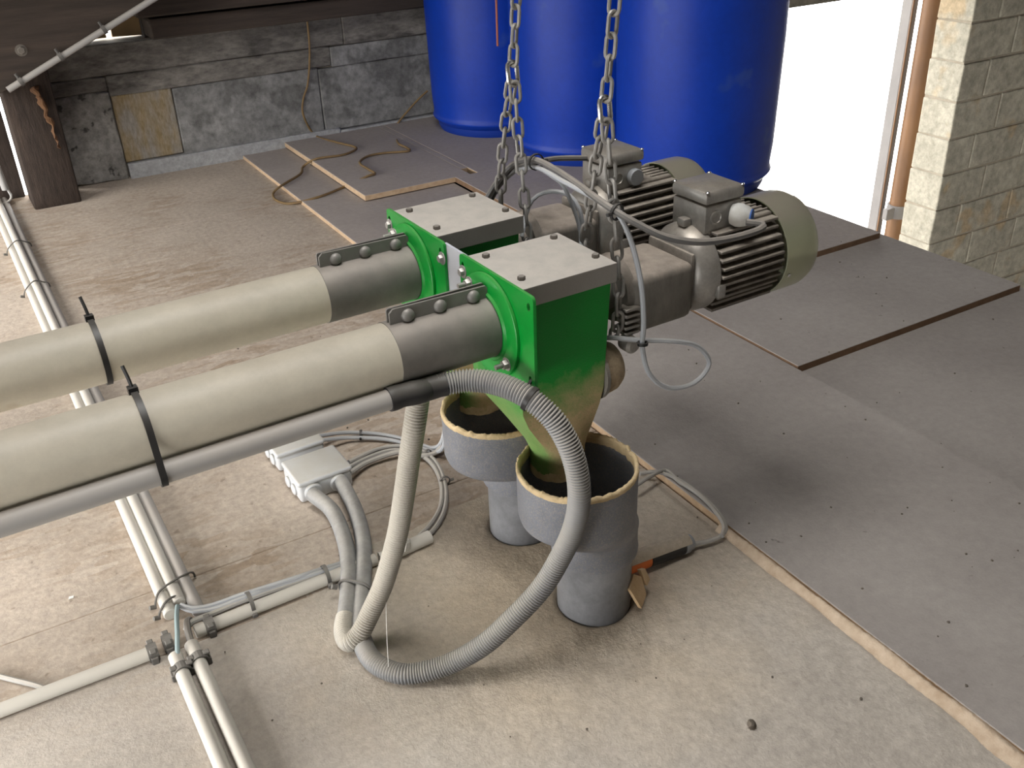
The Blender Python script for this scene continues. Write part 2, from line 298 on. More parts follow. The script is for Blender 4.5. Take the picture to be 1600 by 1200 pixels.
M['conduit'] = mat('grey_conduit', (0.36, 0.35, 0.335), (0.325, 0.315, 0.30), 6.0, 0.5, dust=(0.42, 0.37, 0.32), dust_amt=0.7)
M['conduit_white'] = mat('white_conduit', (0.56, 0.54, 0.49), (0.51, 0.49, 0.44), 6.0, 0.5, dust=(0.55, 0.50, 0.43), dust_amt=0.8)
M['jbox'] = mat('junction_box', (0.56, 0.57, 0.575), (0.525, 0.53, 0.535), 8.0, 0.5, dust=(0.46, 0.43, 0.375), dust_amt=0.95, dust_lo=0.5, dust_hi=0.9)
M['cable'] = mat('light_grey_cable', (0.40, 0.42, 0.45), (0.36, 0.375, 0.40), 20.0, 0.5, dust=(0.45, 0.42, 0.37), dust_amt=0.6)
M['cable_dust'] = mat('dusty_cable', (0.34, 0.335, 0.325), (0.30, 0.29, 0.275), 20.0, 0.6, dust=(0.46, 0.42, 0.36), dust_amt=0.85)
M['cable_dark'] = mat('dark_grey_cable', (0.10, 0.10, 0.10), (0.13, 0.125, 0.12), 20.0, 0.5, dust=(0.32, 0.285, 0.245), dust_amt=0.9)
M['cable_green'] = mat('grey_green_cable', (0.27, 0.34, 0.34), None, 10, 0.5)
M['clip'] = mat('grey_clip', (0.115, 0.11, 0.10), (0.09, 0.085, 0.08), 30, 0.6, dust=DUST, dust_amt=0.3)
M['barrel'] = mat('blue_plastic', (0.001, 0.036, 0.36), (0.001, 0.03, 0.30), 4.0, 0.45, spec=0.28, bump=0.05, bscale=200, mottle=(60, 0.12),
                  spots=(0.05, 0.10, 0.28), spot_scale=5.5, spot_thr=0.64, spot_amt=0.35, dust=(0.25, 0.26, 0.30), dust_amt=0.3)
M['barrel_dark'] = mat('blue_plastic_base', (0.004, 0.03, 0.25), None, 4.0, 0.5)
M['cord'] = mat('brown_cord', (0.20, 0.13, 0.055), (0.15, 0.095, 0.045), 30, 0.7)
M['rust'] = mat('brown_downpipe', (0.13, 0.062, 0.022), (0.085, 0.04, 0.015), 6.0, 0.55, coord='World', stretch=(1, 1, .5))
M['jamb'] = mat('grey_jamb', (0.15, 0.14, 0.135), (0.12, 0.113, 0.11), 8, 0.8, coord='World')
M['orange'] = mat('orange_sleeve', (0.75, 0.17, 0.03), None, 10, 0.5, dust=(0.5, 0.33, 0.2), dust_amt=0.3)
M['red_rod'] = mat('red_rod', (0.38, 0.12, 0.075), None, 10, 0.6)
M['chip'] = mat('wood_chip', (0.62, 0.45, 0.27), (0.52, 0.36, 0.2), 40, 0.85, bump=0.5, bscale=150)
M['crumb'] = mat('dark_crumb', (0.09, 0.075, 0.06), (0.14, 0.115, 0.09), 80, 0.9)
M['pale_chip'] = mat('pale_chip', (0.75, 0.73, 0.68), None, 10, 0.6)

# ---------------------------------------------------------------- mesh helpers
ORG = {}

def put(name, bm, m, parent=None, smooth=True, angle=None):
    me = bpy.data.meshes.new(name)
    bmesh.ops.recalc_face_normals(bm, faces=bm.faces)
    org = ORG.get(parent.name if parent else None, Vector((0, 0, 0)))
    o = None
    if parent is None:
        lo = Vector((min(v.co.x for v in bm.verts), min(v.co.y for v in bm.verts), min(v.co.z for v in bm.verts)))
        hi = Vector((max(v.co.x for v in bm.verts), max(v.co.y for v in bm.verts), max(v.co.z for v in bm.verts)))
        org = Vector(((lo.x + hi.x) / 2, (lo.y + hi.y) / 2, lo.z))
    bmesh.ops.translate(bm, verts=bm.verts, vec=-org)
    if smooth:
        for f in bm.faces:
            f.smooth = True
        for e in bm.edges:
            if len(e.link_faces) == 2 and e.calc_face_angle(0) > rad(angle or 38):
                e.smooth = False
    bm.to_mesh(me)
    bm.free()
    if isinstance(m, (list, tuple)):
        for k in m:
            me.materials.append(M[k])
    else:
        me.materials.append(M[m])
    o = bpy.data.objects.new(name, me)
    C.objects.link(o)
    if parent is None:
        o.location = org
    else:
        o.parent = parent
    ORG[o.name] = org
    return o

def thing(name, label, cat, loc=(0, 0, 0), rotz=0.0, group=None, local=False):
    o = bpy.data.objects.new(name, None)
    C.objects.link(o)
    o.empty_display_size = 0.05
    o.location = loc
    o.rotation_euler = (0, 0, rotz)
    o['label'] = label
    o['category'] = cat
    if group:
        o['group'] = group
    ORG[o.name] = Vector((0, 0, 0)) if local else Vector(loc)
    return o

def tag(o, label, cat, group=None):
    o['label'] = label
    o['category'] = cat
    if group:
        o['group'] = group
    return o

def struct(o, label=None):
    o['kind'] = 'structure'
    if label:
        o['label'] = label
    return o

def dup(root, loc, rotz, label):
    r = root.copy()
    C.objects.link(r)
    r.location = loc
    r.rotation_euler = (0, 0, rotz)
    r['label'] = label
    for ch in list(root.children):
        c = ch.copy()
        C.objects.link(c)
        c.parent = r
        for g in ch.children:
            d = g.copy()
            C.objects.link(d)
            d.parent = c
    return r

def inst(name, me, parent, loc, rot=None):
    o = bpy.data.objects.new(name, me)
    C.objects.link(o)
    o.parent = parent
    o.location = Vector(loc) - ORG.get(parent.name, Vector((0, 0, 0)))
    if rot is not None:
        o.rotation_mode = 'QUATERNION'
        o.rotation_quaternion = rot
    return o

def mesh_of(bm, m, smooth=True):
    me = bpy.data.meshes.new('piece')
    bmesh.ops.recalc_face_normals(bm, faces=bm.faces)
    if smooth:
        for f in bm.faces:
            f.smooth = True
        for e in bm.edges:
            if len(e.link_faces) == 2 and e.calc_face_angle(0) > rad(38):
                e.smooth = False
    bm.to_mesh(me)
    bm.free()
    me.materials.append(M[m])
    return me

def B():
    return bmesh.new()

def bx(bm, x0, x1, y0, y1, z0, z1, bev=0.0, seg=2):
    t = bmesh.new()
    bmesh.ops.create_cube(t, size=1.0)
    bmesh.ops.scale(t, vec=(x1 - x0, y1 - y0, z1 - z0), verts=t.verts)
    bmesh.ops.translate(t, vec=((x0 + x1) / 2, (y0 + y1) / 2, (z0 + z1) / 2), verts=t.verts)
    if bev:
        bmesh.ops.bevel(t, geom=list(t.edges), offset=bev, segments=seg, affect='EDGES', profile=0.5)
    merge(bm, t)
    return bm

def merge(bm, t):
    mp = {}
    for v in t.verts:
        mp[v] = bm.verts.new(v.co)
    for f in t.faces:
        try:
            nf = bm.faces.new([mp[v] for v in f.verts])
            nf.material_index = f.material_index
        except ValueError:
            pass
    t.free()

def frame(d):
    d = Vector(d).normalized()
    a = Vector((0, 0, 1)) if abs(d.z) < 0.9 else Vector((1, 0, 0))
    x = d.cross(a).normalized()
    return x, d.cross(x).normalized(), d

def lathe(bm, prof, o=(0, 0, 0), axis=(0, 0, 1), seg=32, cap0=True, cap1=True, closed=False):
    """prof: list of (radius, distance along axis)"""
    x, y, d = frame(axis)
    o = Vector(o)
    rings = []
    for r, h in prof:
        rings.append([bm.verts.new(o + d * h + (x * math.cos(2 * math.pi * k / seg) + y * math.sin(2 * math.pi * k / seg)) * r) for k in range(seg)])
    n = len(rings)
    for i in range(n if closed else n - 1):
        a, b = rings[i], rings[(i + 1) % n]
        for k in range(seg):
            bm.faces.new((a[k], a[(k + 1) % seg], b[(k + 1) % seg], b[k]))
    if cap0 and not closed:
        bm.faces.new(rings[0][::-1])
    if cap1 and not closed:
        bm.faces.new(rings[-1])
    return bm

def cyl(bm, p0, p1, r, r1=None, seg=20, bev=0.0):
    d = Vector(p1) - Vector(p0)
    L_ = d.length
    r1 = r if r1 is None else r1
    pr = [(r, 0), (r1, L_)]
    if bev:
        pr = [(r - bev, 0), (r, bev), (r1, L_ - bev), (r1 - bev, L_)]
    return lathe(bm, pr, p0, d, seg)

def spline(pts, step=0.006):
    P = [Vector(p) for p in pts]
    P = [P[0] * 2 - P[1]] + P + [P[-1] * 2 - P[-2]]
    out = []
    for i in range(1, len(P) - 2):
        a, b, c, d = P[i - 1], P[i], P[i + 1], P[i + 2]
        n = max(2, int((c - b).length / step))
        for k in range(n):
            t = k / n
            out.append(0.5 * ((2 * b) + (c - a) * t + (2 * a - 5 * b + 4 * c - d) * t * t + (3 * b - a - 3 * c + d) * t ** 3))
    out.append(P[-2])
    return out

def resample(pts, step):
    out = [pts[0].copy()]
    acc = 0.0
    for a, b in zip(pts, pts[1:]):
        L_ = (b - a).length
        if L_ < 1e-9:
            continue
        t = step - acc
        while t <= L_:
            out.append(a.lerp(b, t / L_))
            t += step
        acc = L_ - (t - step)
    return out

def tube(bm, pts, r, seg=10, caps=True):
    """pts: dense list of Vectors, r: radius or function of index"""
    n = len(pts)
    rings = []
    x = None
    for i, p in enumerate(pts):
        d = (pts[min(i + 1, n - 1)] - pts[max(i - 1, 0)]).normalized()
        if x is None:
            x = frame(d)[0]
        x = (x - d * x.dot(d)).normalized()
        y = d.cross(x)
        rr = r(i) if callable(r) else r
        rings.append([bm.verts.new(p + (x * math.cos(2 * math.pi * k / seg) + y * math.sin(2 * math.pi * k / seg)) * rr) for k in range(seg)])
    for a, b in zip(rings, rings[1:]):
        for k in range(seg):
            bm.faces.new((a[k], a[(k + 1) % seg], b[(k + 1) % seg], b[k]))
    if caps:
        bm.faces.new(rings[0][::-1])
        bm.faces.new(rings[-1])
    return bm

def cable(name, key, r, m, parent=None, step=0.008, seg=8):
    pts = spline(PATHS[key] if isinstance(key, str) else key, step)
    return put(name, tube(B(), pts, r, seg), m, parent)

def plate(bm, outline, holes, origin, ex, ey, ez, th):
    """flat plate with real holes; outline / holes are lists of (a, b); thickness th along ez"""
    origin, ex, ey, ez = Vector(origin), Vector(ex), Vector(ey), Vector(ez)
    t = bmesh.new()
    edges = []
    for loop in [outline] + holes:
        vs = [t.verts.new(origin + ex * a + ey * b) for a, b in loop]
        for i in range(len(vs)):
            edges.append(t.edges.new((vs[i], vs[(i + 1) % len(vs)])))
    bmesh.ops.triangle_fill(t, use_beauty=True, use_dissolve=False, edges=edges, normal=ez)
    g = bmesh.ops.extrude_face_region(t, geom=list(t.faces))
    bmesh.ops.translate(t, verts=[v for v in g['geom'] if isinstance(v, bmesh.types.BMVert)], vec=ez * th)
    merge(bm, t)
    return bm

def rrect(a0, a1, b0, b1, r, n=5):
    out = []
    for cx, cy, s in ((a1 - r, b1 - r, 0), (a0 + r, b1 - r, 90), (a0 + r, b0 + r, 180), (a1 - r, b0 + r, 270)):
        for k in range(n + 1):
            t = rad(s + 90 * k / n)
            out.append((cx + r * math.cos(t), cy + r * math.sin(t)))
    return out

def circ(ca, cb, r, n=16, sx=1.0):
    return [(ca + r * sx * math.cos(2 * math.pi * k / n), cb + r * math.sin(2 * math.pi * k / n)) for k in range(n)]

def hexbolt(r=0.005, h=0.004, stud=0.0, washer=0.0):
    bm = B()
    z = 0.0
    if washer:
        lathe(bm, [(washer, 0), (washer, 0.0012)], seg=16)
        z = 0.0012
    lathe(bm, [(r, z), (r, z + h * 0.8), (r * 0.85, z + h)], seg=6)
    if stud:
        lathe(bm, [(r * 0.5, z + h), (r * 0.5, z + h + stud)], seg=10)
    return bm

def jitter(bm, amp, sc=9.0, seed=0.0):
    for v in bm.verts:
        n_ = noise.noise_vector(v.co * sc + Vector((seed, seed * 2, -seed)))
        v.co += n_ * amp

def zrot(d, up=(0, 0, 1)):
    return Vector(d).to_track_quat('Z', 'Y')

# ================================================================ THE SETTING
# floor: base slab with chipboard panels as pieces
bm = B()
bx(bm, -1.4, 2.08, -1.6, 3.6, -0.16, -0.0182)
floor = struct(put('floor', bm, 'timber_long', smooth=False), 'dusty chipboard loft floor with loose panels laid on top')
ORG['floor'] = floor.location.copy()

def board(x0, x1, y0, y1, z, m, edge='board_edge', th=0.018):
    bm = B()
    bx(bm, x0, x1, y0, y1, z - th, z, 0.0012, 1)
    for f in bm.faces:
        f.material_index = 0 if f.normal.z > 0.9 else 1
    bm.normal_update()
    for f in bm.faces:
        f.material_index = 0 if f.normal.z > 0.5 else 1
    return put('floor_board', bm, [m, edge], floor, smooth=False)

ys = [-1.6, -0.55, 0.02, 1.141, 1.289, 2.983, 3.6]
for i, (a, b) in enumerate(zip(ys, ys[1:])):
    board(-1.4, 0.9145, a + 0.0006, b - 0.0006, 0.0, 'board_tan' if i >= 3 else 'board_meal')
board(0.917, 1.394, -1.6, 2.05, 0.013, 'board_grey')
board(0.908, 1.393, 2.053, 3.6, 0.013, 'board_dust')
board(1.3975, 2.16, -1.6, 1.30, 0.001, 'board_grey', 'board_edge_dark')
board(1.3955, 2.135, 1.241, 1.70, 0.018, 'board_grey', 'board_edge_dark')
board(1.394, 2.105, 1.645, 2.788, 0.035, 'board_dust', 'board_edge_dark')
board(1.4795, 2.20, 2.789, 3.6, 0.035, 'board_dust', 'board_edge')
board(1.072, 1.4525, 2.79, 3.6, 0.0345, 'board_dust', 'board_edge')
board(1.4535, 1.4785, 2.86, 3.6, 0.0345, 'board_dust', 'board_edge')

# back wall: lower masonry strips, each slab a piece
bm = B()
bx(bm, 0.30, 2.3, 3.595, 3.78, -0.1, 0.452)
wall_back = struct(put('wall_back', bm, 'mortar', smooth=False), 'low grey concrete wall under dark roof timbers')
ORG['wall_back'] = wall_back.location.copy()

def slab(x0, x1, z0, z1, y, m, amp=0.004, seed=0, name='concrete_block'):
    bm = B()
    nx, nz = max(2, int((x1 - x0) / 0.03)), max(2, int((z1 - z0) / 0.03))
    bx(bm, x0, x1, y, 3.60, z0, z1, 0.004, 1)
    bmesh.ops.subdivide_edges(bm, edges=[e for e in bm.edges if abs((e.verts[0].co - e.verts[1].co).x) > 0.1], cuts=nx)
    bmesh.ops.subdivide_edges(bm, edges=[e for e in bm.edges if abs((e.verts[0].co - e.verts[1].co).z) > 0.03], cuts=nz)
    for v in bm.verts:
        if v.co.y < y + 0.02:
            v.co.y += noise.noise(v.co * 14 + Vector((seed, 0, 0))) * amp
            v.co.x += noise.noise(v.co * 11 + Vector((0, seed, 3))) * amp * 0.6
            v.co.z += noise.noise(v.co * 11 + Vector((0, 3, seed))) * amp * 0.7
    return put(name, bm, m, wall_back, smooth=True)
slab(0.30, 0.4995, 0.0, 0.30, 3.574, 'rubble', 0.012, 1, 'mortar_patch')
slab(0.5025, 0.704, 0.0545, 0.285, 3.578, 'concrete_tan', 0.002, 2)
slab(0.706, 1.243, 0.0475, 0.281, 3.576, 'concrete', 0.002, 3)
slab(1.2445, 1.78, 0.0435, 0.2755, 3.576, 'concrete', 0.002, 4)
slab(1.7815, 2.3, 0.0435, 0.2755, 3.577, 'concrete', 0.002, 5)
slab(0.4995, 1.30, 0.282, 0.3515, 3.578, 'concrete_warm', 0.003, 6)
slab(0.30, 0.4985, 0.302, 0.3515, 3.579, 'concrete_warm', 0.004, 16)
slab(1.301, 2.3, 0.277, 0.3485, 3.577, 'concrete', 0.003, 7)
slab(0.30, 1.36, 0.353, 0.452, 3.579, 'concrete_warm', 0.004, 9)
slab(1.361, 2.3, 0.350, 0.452, 3.578, 'concrete_warm', 0.004, 10)
slab(0.5045, 1.30, -0.005, 0.052, 3.560, 'ledge', 0.002, 11, 'ledge')
slab(1.3015, 2.3, -0.005, 0.041, 3.560, 'ledge', 0.002, 12, 'ledge')

# dark plank corner of the wall left of the post (daylight shows through the slit beside the post)
bm = B()
bx(bm, -1.4, 0.158, 3.60, 3.66, -0.1, 2.4)
wall_corner = struct(put('wall_corner', bm, 'timber', smooth=False), 'dark plank wall beside the timber post')
ORG['wall_corner'] = wall_corner.location.copy()
for k in range(5):
    bm = B()
    bx(bm, 0.158 - 0.2 * (k + 1) + 0.003, 0.158 - 0.2 * k, 3.575, 3.60, 0.0, 2.3, 0.003, 1)
    jitter(bm, 0.0015, 6, k)
    put('plank', bm, 'timber', wall_corner, smooth=False)
# upper back wall in the dark above the beams
bm = B()
bx(bm, 0.66, 2.3, 3.62, 3.70, 0.452, 2.4)
bx(bm, 0.137, 0.66, 3.68, 3.72, 0.62, 2.4)
struct(put('wall_upper', bm, 'roof', smooth=False), 'dark wall above the roof beams')

# left wall with a wide window opening
bm = B()
for W0, wx, ya, yb in ((WIN, -0.75, -1.6, 2.25), (WIN2, -0.35, 2.25, 3.66)):
    bx(bm, wx - 0.12, wx, ya, yb, -0.2, W0[2])
    bx(bm, wx - 0.12, wx, ya, yb, W0[3], 2.4)
    bx(bm, wx - 0.12, wx, ya, W0[0], W0[2], W0[3])
    bx(bm, wx - 0.12, wx, W0[1], yb, W0[2], W0[3])
bx(bm, -0.87, -0.35, 2.2, 2.25, -0.2, 2.4)
struct(put('wall_left', bm, 'plaster', smooth=False), 'plastered wall open to the daylight under the eaves')
# wall behind the viewer
bm = B()
bx(bm, -1.55, 6.2, -1.75, -1.6, -2.7, 2.4)
struct(put('wall_front', bm, 'plaster', smooth=False), 'plastered wall behind the viewer')
# far right barn wall
bm = B()
bx(bm, 6.0, 6.2, -1.6, 3.1, -2.7, 2.4)
struct(put('wall_far', bm, 'plaster', smooth=False), 'far wall of the barn')
bm = B()
bx(bm, -1.55, SKY[0], -1.75, 3.8, 2.4, 2.5)
bx(bm, SKY[1], 6.2, -1.75, 3.8, 2.4, 2.5)
bx(bm, SKY[0], SKY[1], -1.75, SKY[2], 2.4, 2.5)
bx(bm, SKY[0], SKY[1], SKY[3], 3.8, 2.4, 2.5)
struct(put('ceiling', bm, 'roof', smooth=False), 'dark underside of the roof')
bm = B()
bx(bm, -1.55, 6.2, -1.75, 3.0, -2.8, -2.7)
struct(put('floor_lower', bm, 'plaster', smooth=False), 'barn floor below the loft')
bm = B()
bx(bm, -9, 16, 3.0, 18, -2.85, -2.72)
struct(put('ground', bm, 'yard', smooth=False), 'pale yard outside the barn opening')

# block wall beside the bright opening, every block a piece
bm = B()
bx(bm, 4.004, 6.0, 2.8335, 3.008, -2.7, 2.4)
wall_right = struct(put('wall_right', bm, 'mortar', smooth=False), 'wall of pale cement blocks beside the bright opening')
ORG['wall_right'] = wall_right.location.copy()
CH, BL = 0.1725, 0.375
for c in range(-8, 5):
    z0 = 0.056 + c * CH
    x = 4.0
    first = True
    while x < 5.6:
        L_ = (BL * 0.5 if c % 2 else BL * 0.86) if first else BL
        L_ *= 1 + 0.06 * math.sin(c * 3.1 + x * 7)
        bm = B()
        bx(bm, x + (0 if first else 0.004), x + L_ - 0.004, 2.829, 3.012, z0 + 0.004, z0 + CH - 0.004, 0.006, 2)
        jitter(bm, 0.006, 9, c)
        put('cement_block', bm, 'block', wall_right, smooth=False)
        x += L_
        first = False
# wall above the opening and the return wall hidden behind the barrels
bm = B()
bx(bm, 2.3, 6.0, 2.83, 3.01, 0.405, 2.4)
bx(bm, 2.3, 2.62, 2.83, 3.01, -2.7, 0.405)
bx(bm, 2.3, 2.42, 3.01, 3.80, -2.7, 2.4)
struct(put('wall_gable', bm, 'block', smooth=False), 'block wall above the bright opening')

# ================================================================ BARN PARTS AROUND THE EDGES
t = tag(put('timber_post', bx(B(), 0.166, 0.312, 3.40, 3.565, -0.01, 0.95, 0.012, 2), 'timber'), 'dark worn timber post standing in the far left corner', 'post')
bm = B()
pts = [Vector((0.262, 3.392, 0.385)), Vector((0.266, 3.386, 0.345)), Vector((0.275, 3.388, 0.30)), Vector((0.279, 3.388, 0.26)), Vector((0.282, 3.39, 0.215)), Vector((0.287, 3.392, 0.18))]
rr = [0.006, 0.022, 0.017, 0.012, 0.013, 0.003]
sp_ = spline(pts, 0.006)
tube(bm, sp_, lambda i: 0.003 + 0.011 * (1 - i / len(sp_)) * (0.7 + 0.3 * math.sin(i * 0.9)), 9)
for v in bm.verts:
    v.co += Vector((noise.noise(v.co * 60), noise.noise(v.co * 60 + Vector((5, 0, 0))) * 0.5, noise.noise(v.co * 30 + Vector((0, 9, 0))))) * 0.011
sl = put('torn_splinter', bm, 'torn_wood', None, smooth=False)
sl.parent = t
sl.location = sl.location - t.location
sl['label'] = 'torn reddish bark strip'
# sloping brace
def slant_box(p0, p1, wid, y0, y1, up):
    d = (Vector(p1) - Vector(p0)).normalized()
    n = Vector((-d.z, 0, d.x)) * up
    bm = B()
    q = [Vector(p0), Vector(p1), Vector(p1) + n * wid, Vector(p0) + n * wid]
    lo = [bm.verts.new((v.x, y0, v.z)) for v in q]
    hi = [bm.verts.new((v.x, y1, v.z)) for v in q]
    bm.faces.new(lo[::-1])
    bm.faces.new(hi)
    for i in range(4):
        bm.faces.new((lo[i], lo[(i + 1) % 4], hi[(i + 1) % 4], hi[i]))
    bmesh.ops.bevel(bm, geom=list(bm.edges), offset=0.006, segments=1, affect='EDGES')
    return bm
br = thing('roof_brace', 'heavy dark diagonal roof brace with a bolt, in the top left corner', 'beam', (0.15, 3.33, 0.39))
put('brace_timber', slant_box((0.10, 0, 0.372), (1.05, 0, 0.792), 0.34, 3.27, 3.395, 1), 'timber_long', br)
bm = hexbolt(0.011, 0.009, 0.0, 0.017)
inst('bolt', mesh_of(bm, 'bolt_dusty'), br, (0.243, 3.271, 0.51), zrot((0, -1, 0)))
# beams under the roof above the back wall
tag(put('wall_plate_beam', bx(B(), 0.662, 2.3, 3.505, 3.63, 0.458, 0.522, 0.006, 1), 'timber_long'), 'dark roof beam lying directly on the concrete wall', 'beam')
tag(put('roof_beam', bx(B(), 0.62, 2.3, 3.47, 3.62, 0.534, 0.68, 0.006, 1), 'timber_long'), 'upper dark roof beam at the top edge behind the brown cord', 'beam')
# tan board with a small notch where daylight shows
bm = B()
plate(bm, [(0.33, 0.459), (0.543, 0.460), (0.543, 0.496), (0.548, 0.501), (0.559, 0.501), (0.563, 0.496), (0.563, 0.460), (0.66, 0.456), (0.66, 0.64), (0.33, 0.64)], [], (0, 3.66, 0), (1, 0, 0), (0, 0, 1), (0, 1, 0), 0.02)
tag(put('notched_board', bm, 'tan_board', smooth=False), 'tan board with a bright notch above the wall', 'board')

# conduit along the brace with clips
def conduit(name, p0, p1, r, m, label, cat='conduit', group=None, seg=18):
    bm = B()
    cyl(bm, p0, p1, r, seg=seg, bev=r * 0.12)
    return tag(put(name, bm, m), label, cat, group)
cd = thing('wall_conduit', 'thin grey conduit clipped along the diagonal roof brace', 'conduit', (0.165, 3.255, 0.38))
p0, p1 = Vector((0.178, 3.258, 0.407)), Vector((0.80, 3.258, 0.684))
put('pipe', cyl(B(), p0, p1, 0.0095, seg=14), 'conduit', cd)
for k in (0.09, 0.36, 0.66):
    q = p0.lerp(p1, k * 0.74)
    d = (p1 - p0).normalized()
    bm = B()
    lathe(bm, [(0.0096, -0.006), (0.013, -0.006), (0.013, 0.006), (0.0096, 0.006)], q, d, 14, closed=True)
    nrm = Vector((-d.z, 0, d.x))
    cyl(bm, q + nrm * 0.012, q + nrm * 0.026, 0.004, seg=8)
    put('clip', bm, 'clip', cd)
conduit('wall_conduit', (0.102, 3.50, 0.055), (0.083, 3.50, 0.32), 0.011, 'conduit', 'short upright grey conduit on the dark planks at the left edge')
cable('wall_cable', [(0.108, 3.5, 0.055), (0.112, 3.49, 0.03), (0.09, 3.48, 0.018), (0.05, 3.48, 0.02), (0.0, 3.48, 0.03)], 0.004, 'cable_dust', None)['label'] = 'thin grey cable curling from the upright conduit at the left edge'
bpy.data.objects['wall_cable']['category'] = 'cable'

# downpipe, jamb and rod outside the opening
dp = thing('downpipe', 'brown rainwater downpipe with a pale bracket outside the opening', 'pipe', (4.125, 3.14, -2.7))
put('pipe', cyl(B(), (4.128, 3.14, -2.7), (4.118, 3.14, 2.3), 0.047, seg=24), 'rust', dp)
bm = B()
lathe(bm, [(0.0475, -0.033), (0.056, -0.033), (0.056, 0.033), (0.0475, 0.033)], (4.124, 3.14, -0.742), (0, 0, 1), 24, closed=True)
bx(bm, 4.02, 4.085, 3.12, 3.15, -0.775, -0.715, 0.003, 1)
put('bracket', bm, 'jamb', dp)
tag(put('door_jamb', bx(B(), 4.055, 4.10, 3.20, 3.26, -2.7, 2.0, 0.004, 1), 'jamb'), 'narrow grey upright strip behind the brown downpipe', 'jamb')
conduit('upright_rod', (3.94, 3.10, -2.7), (3.934, 3.10, 2.0), 0.0045, 'rust', 'thin brown upright rod against the bright opening', 'rod', seg=8)

# barrels
def barrel(loc, label, rot):
    b = thing('barrel', label, 'barrel', loc, 0, 'blue plastic barrels by the back wall')
    x, y, z = loc
    R_ = 0.245
    prof = [(R_ - 0.035, 0.022), (R_ - 0.022, 0.028), (R_ - 0.006, 0.045), (R_ - 0.003, 0.05), (R_ - 0.006, 0.056), (R_ - 0.008, 0.07), (R_ - 0.003, 0.13), (R_, 0.30), (R_ + 0.003, 0.45), (R_ + 0.002, 0.62), (R_, 0.76),
            (R_ - 0.004, 0.80), (R_ - 0.014, 0.83), (R_ - 0.014, 0.85), (R_ - 0.004, 0.865), (R_ - 0.004, 0.885), (R_ - 0.02, 0.9), (R_ - 0.05, 0.905)]
    put('body', lathe(B(), prof, loc, (0, 0, 1), 64), 'barrel', b, angle=60)
    put('base_ring', lathe(B(), [(R_ - 0.045, 0.0), (R_ - 0.03, 0.0), (R_ - 0.024, 0.012), (R_ - 0.022, 0.03)], loc, (0, 0, 1), 64), 'barrel_dark', b)
    bm = lathe(B(), [(R_ - 0.012, 0.0), (R_ + 0.006, 0.0), (R_ + 0.006, 0.03), (R_ - 0.012, 0.03)], (x, y, z + 0.87), (0, 0, 1), 48, closed=True)
    put('lid_ring', bm, 'black', b)
    return b
barrel((1.848, 3.31, 0.035), 'leftmost of the three blue barrels, set back against the concrete wall', 0)
barrel((1.916, 2.81, 0.035), 'middle one of the three blue barrels, behind the chains', 0)
barrel((1.995, 2.307, 0.035), 'rightmost of the three blue barrels, next to the bright opening', 0)
conduit('red_rod', (1.655, 2.93, 0.40), (1.66, 2.93, 0.92), 0.0038, 'red_rod', 'thin reddish rod leaning between the left and middle barrels', 'rod', seg=8)

# ================================================================ TWIN AUGER CONVEYORS
TH = 0.0238
UD = Vector((math.cos(TH), math.sin(TH), 0))
VD = Vector((-math.sin(TH), math.cos(TH), 0))
O1 = Vector((0.5215, 0.9604, 0.54))
SP = 0.2157
O2 = O1 + VD * SP
WA = -0.069

def L1(u, v, w):
    return O1 + UD * u + VD * v + Vector((0, 0, w))
U_, V_, W_ = Vector((1, 0, 0)), Vector((0, 1, 0)), Vector((0, 0, 1))
A = thing('auger_conveyor', 'nearer cream auger tube with green outlet box, gearbox and motor, in front', 'conveyor', O1, TH, 'twin auger conveyors', local=True)
# tubes
put('conveyor_tube', lathe(B(), [(0.0393, -1.75), (0.0393, -0.128), (0.036, -0.128)], (0, 0, WA), U_, 40), 'pvc_cream', A)
put('clamp_sleeve', lathe(B(), [(0.0385, -0.1465), (0.0402, -0.1465), (0.0402, -0.012), (0.039, -0.012)], (0, 0, WA), U_, 40), 'steel_dull', A)
bolt_dome = mesh_of(lathe(B(), [(0.0085, 0), (0.0083, 0.002), (0.0068, 0.0045), (0.004, 0.006), (0.001, 0.0065)], seg=14), 'steel_bar')
bolt_hex = mesh_of(hexbolt(0.0055, 0.005, 0.0, 0.009), 'bolt')
bolt_dust = mesh_of(hexbolt(0.005, 0.005, 0.0, 0.0), 'bolt_dusty')
bolt_stud = mesh_of(hexbolt(0.0065, 0.006, 0.010, 0.009), 'bolt')
nut_s = mesh_of(hexbolt(0.006, 0.005, 0.004), 'steel_bar')
for s, v0 in ((0, -0.0045), (1, 0.0035)):
    bm = B()
    plate(bm, [(-0.138, -0.034), (-0.012, -0.034), (-0.009, -0.031), (-0.009, -0.017), (-0.012, -0.013), (-0.137, -0.0105), (-0.142, -0.0155), (-0.142, -0.034)] if s == 0 else rrect(-0.142, -0.01, -0.034, -0.012, 0.003),
          [], (0, v0, 0), U_, W_, V_, 0.003)
    cb = put('clamp_bar', bm, 'steel_bar', A, smooth=False)
    for u in (-0.119, -0.076, -0.030):
        if s == 0:
            inst('bolt', bolt_dome, cb, (u, v0, -0.0225), zrot((0, -1, 0)))
        else:
            inst('nut', nut_s, cb, (u, v0 + 0.003, -0.022), zrot((0, 1, 0)))
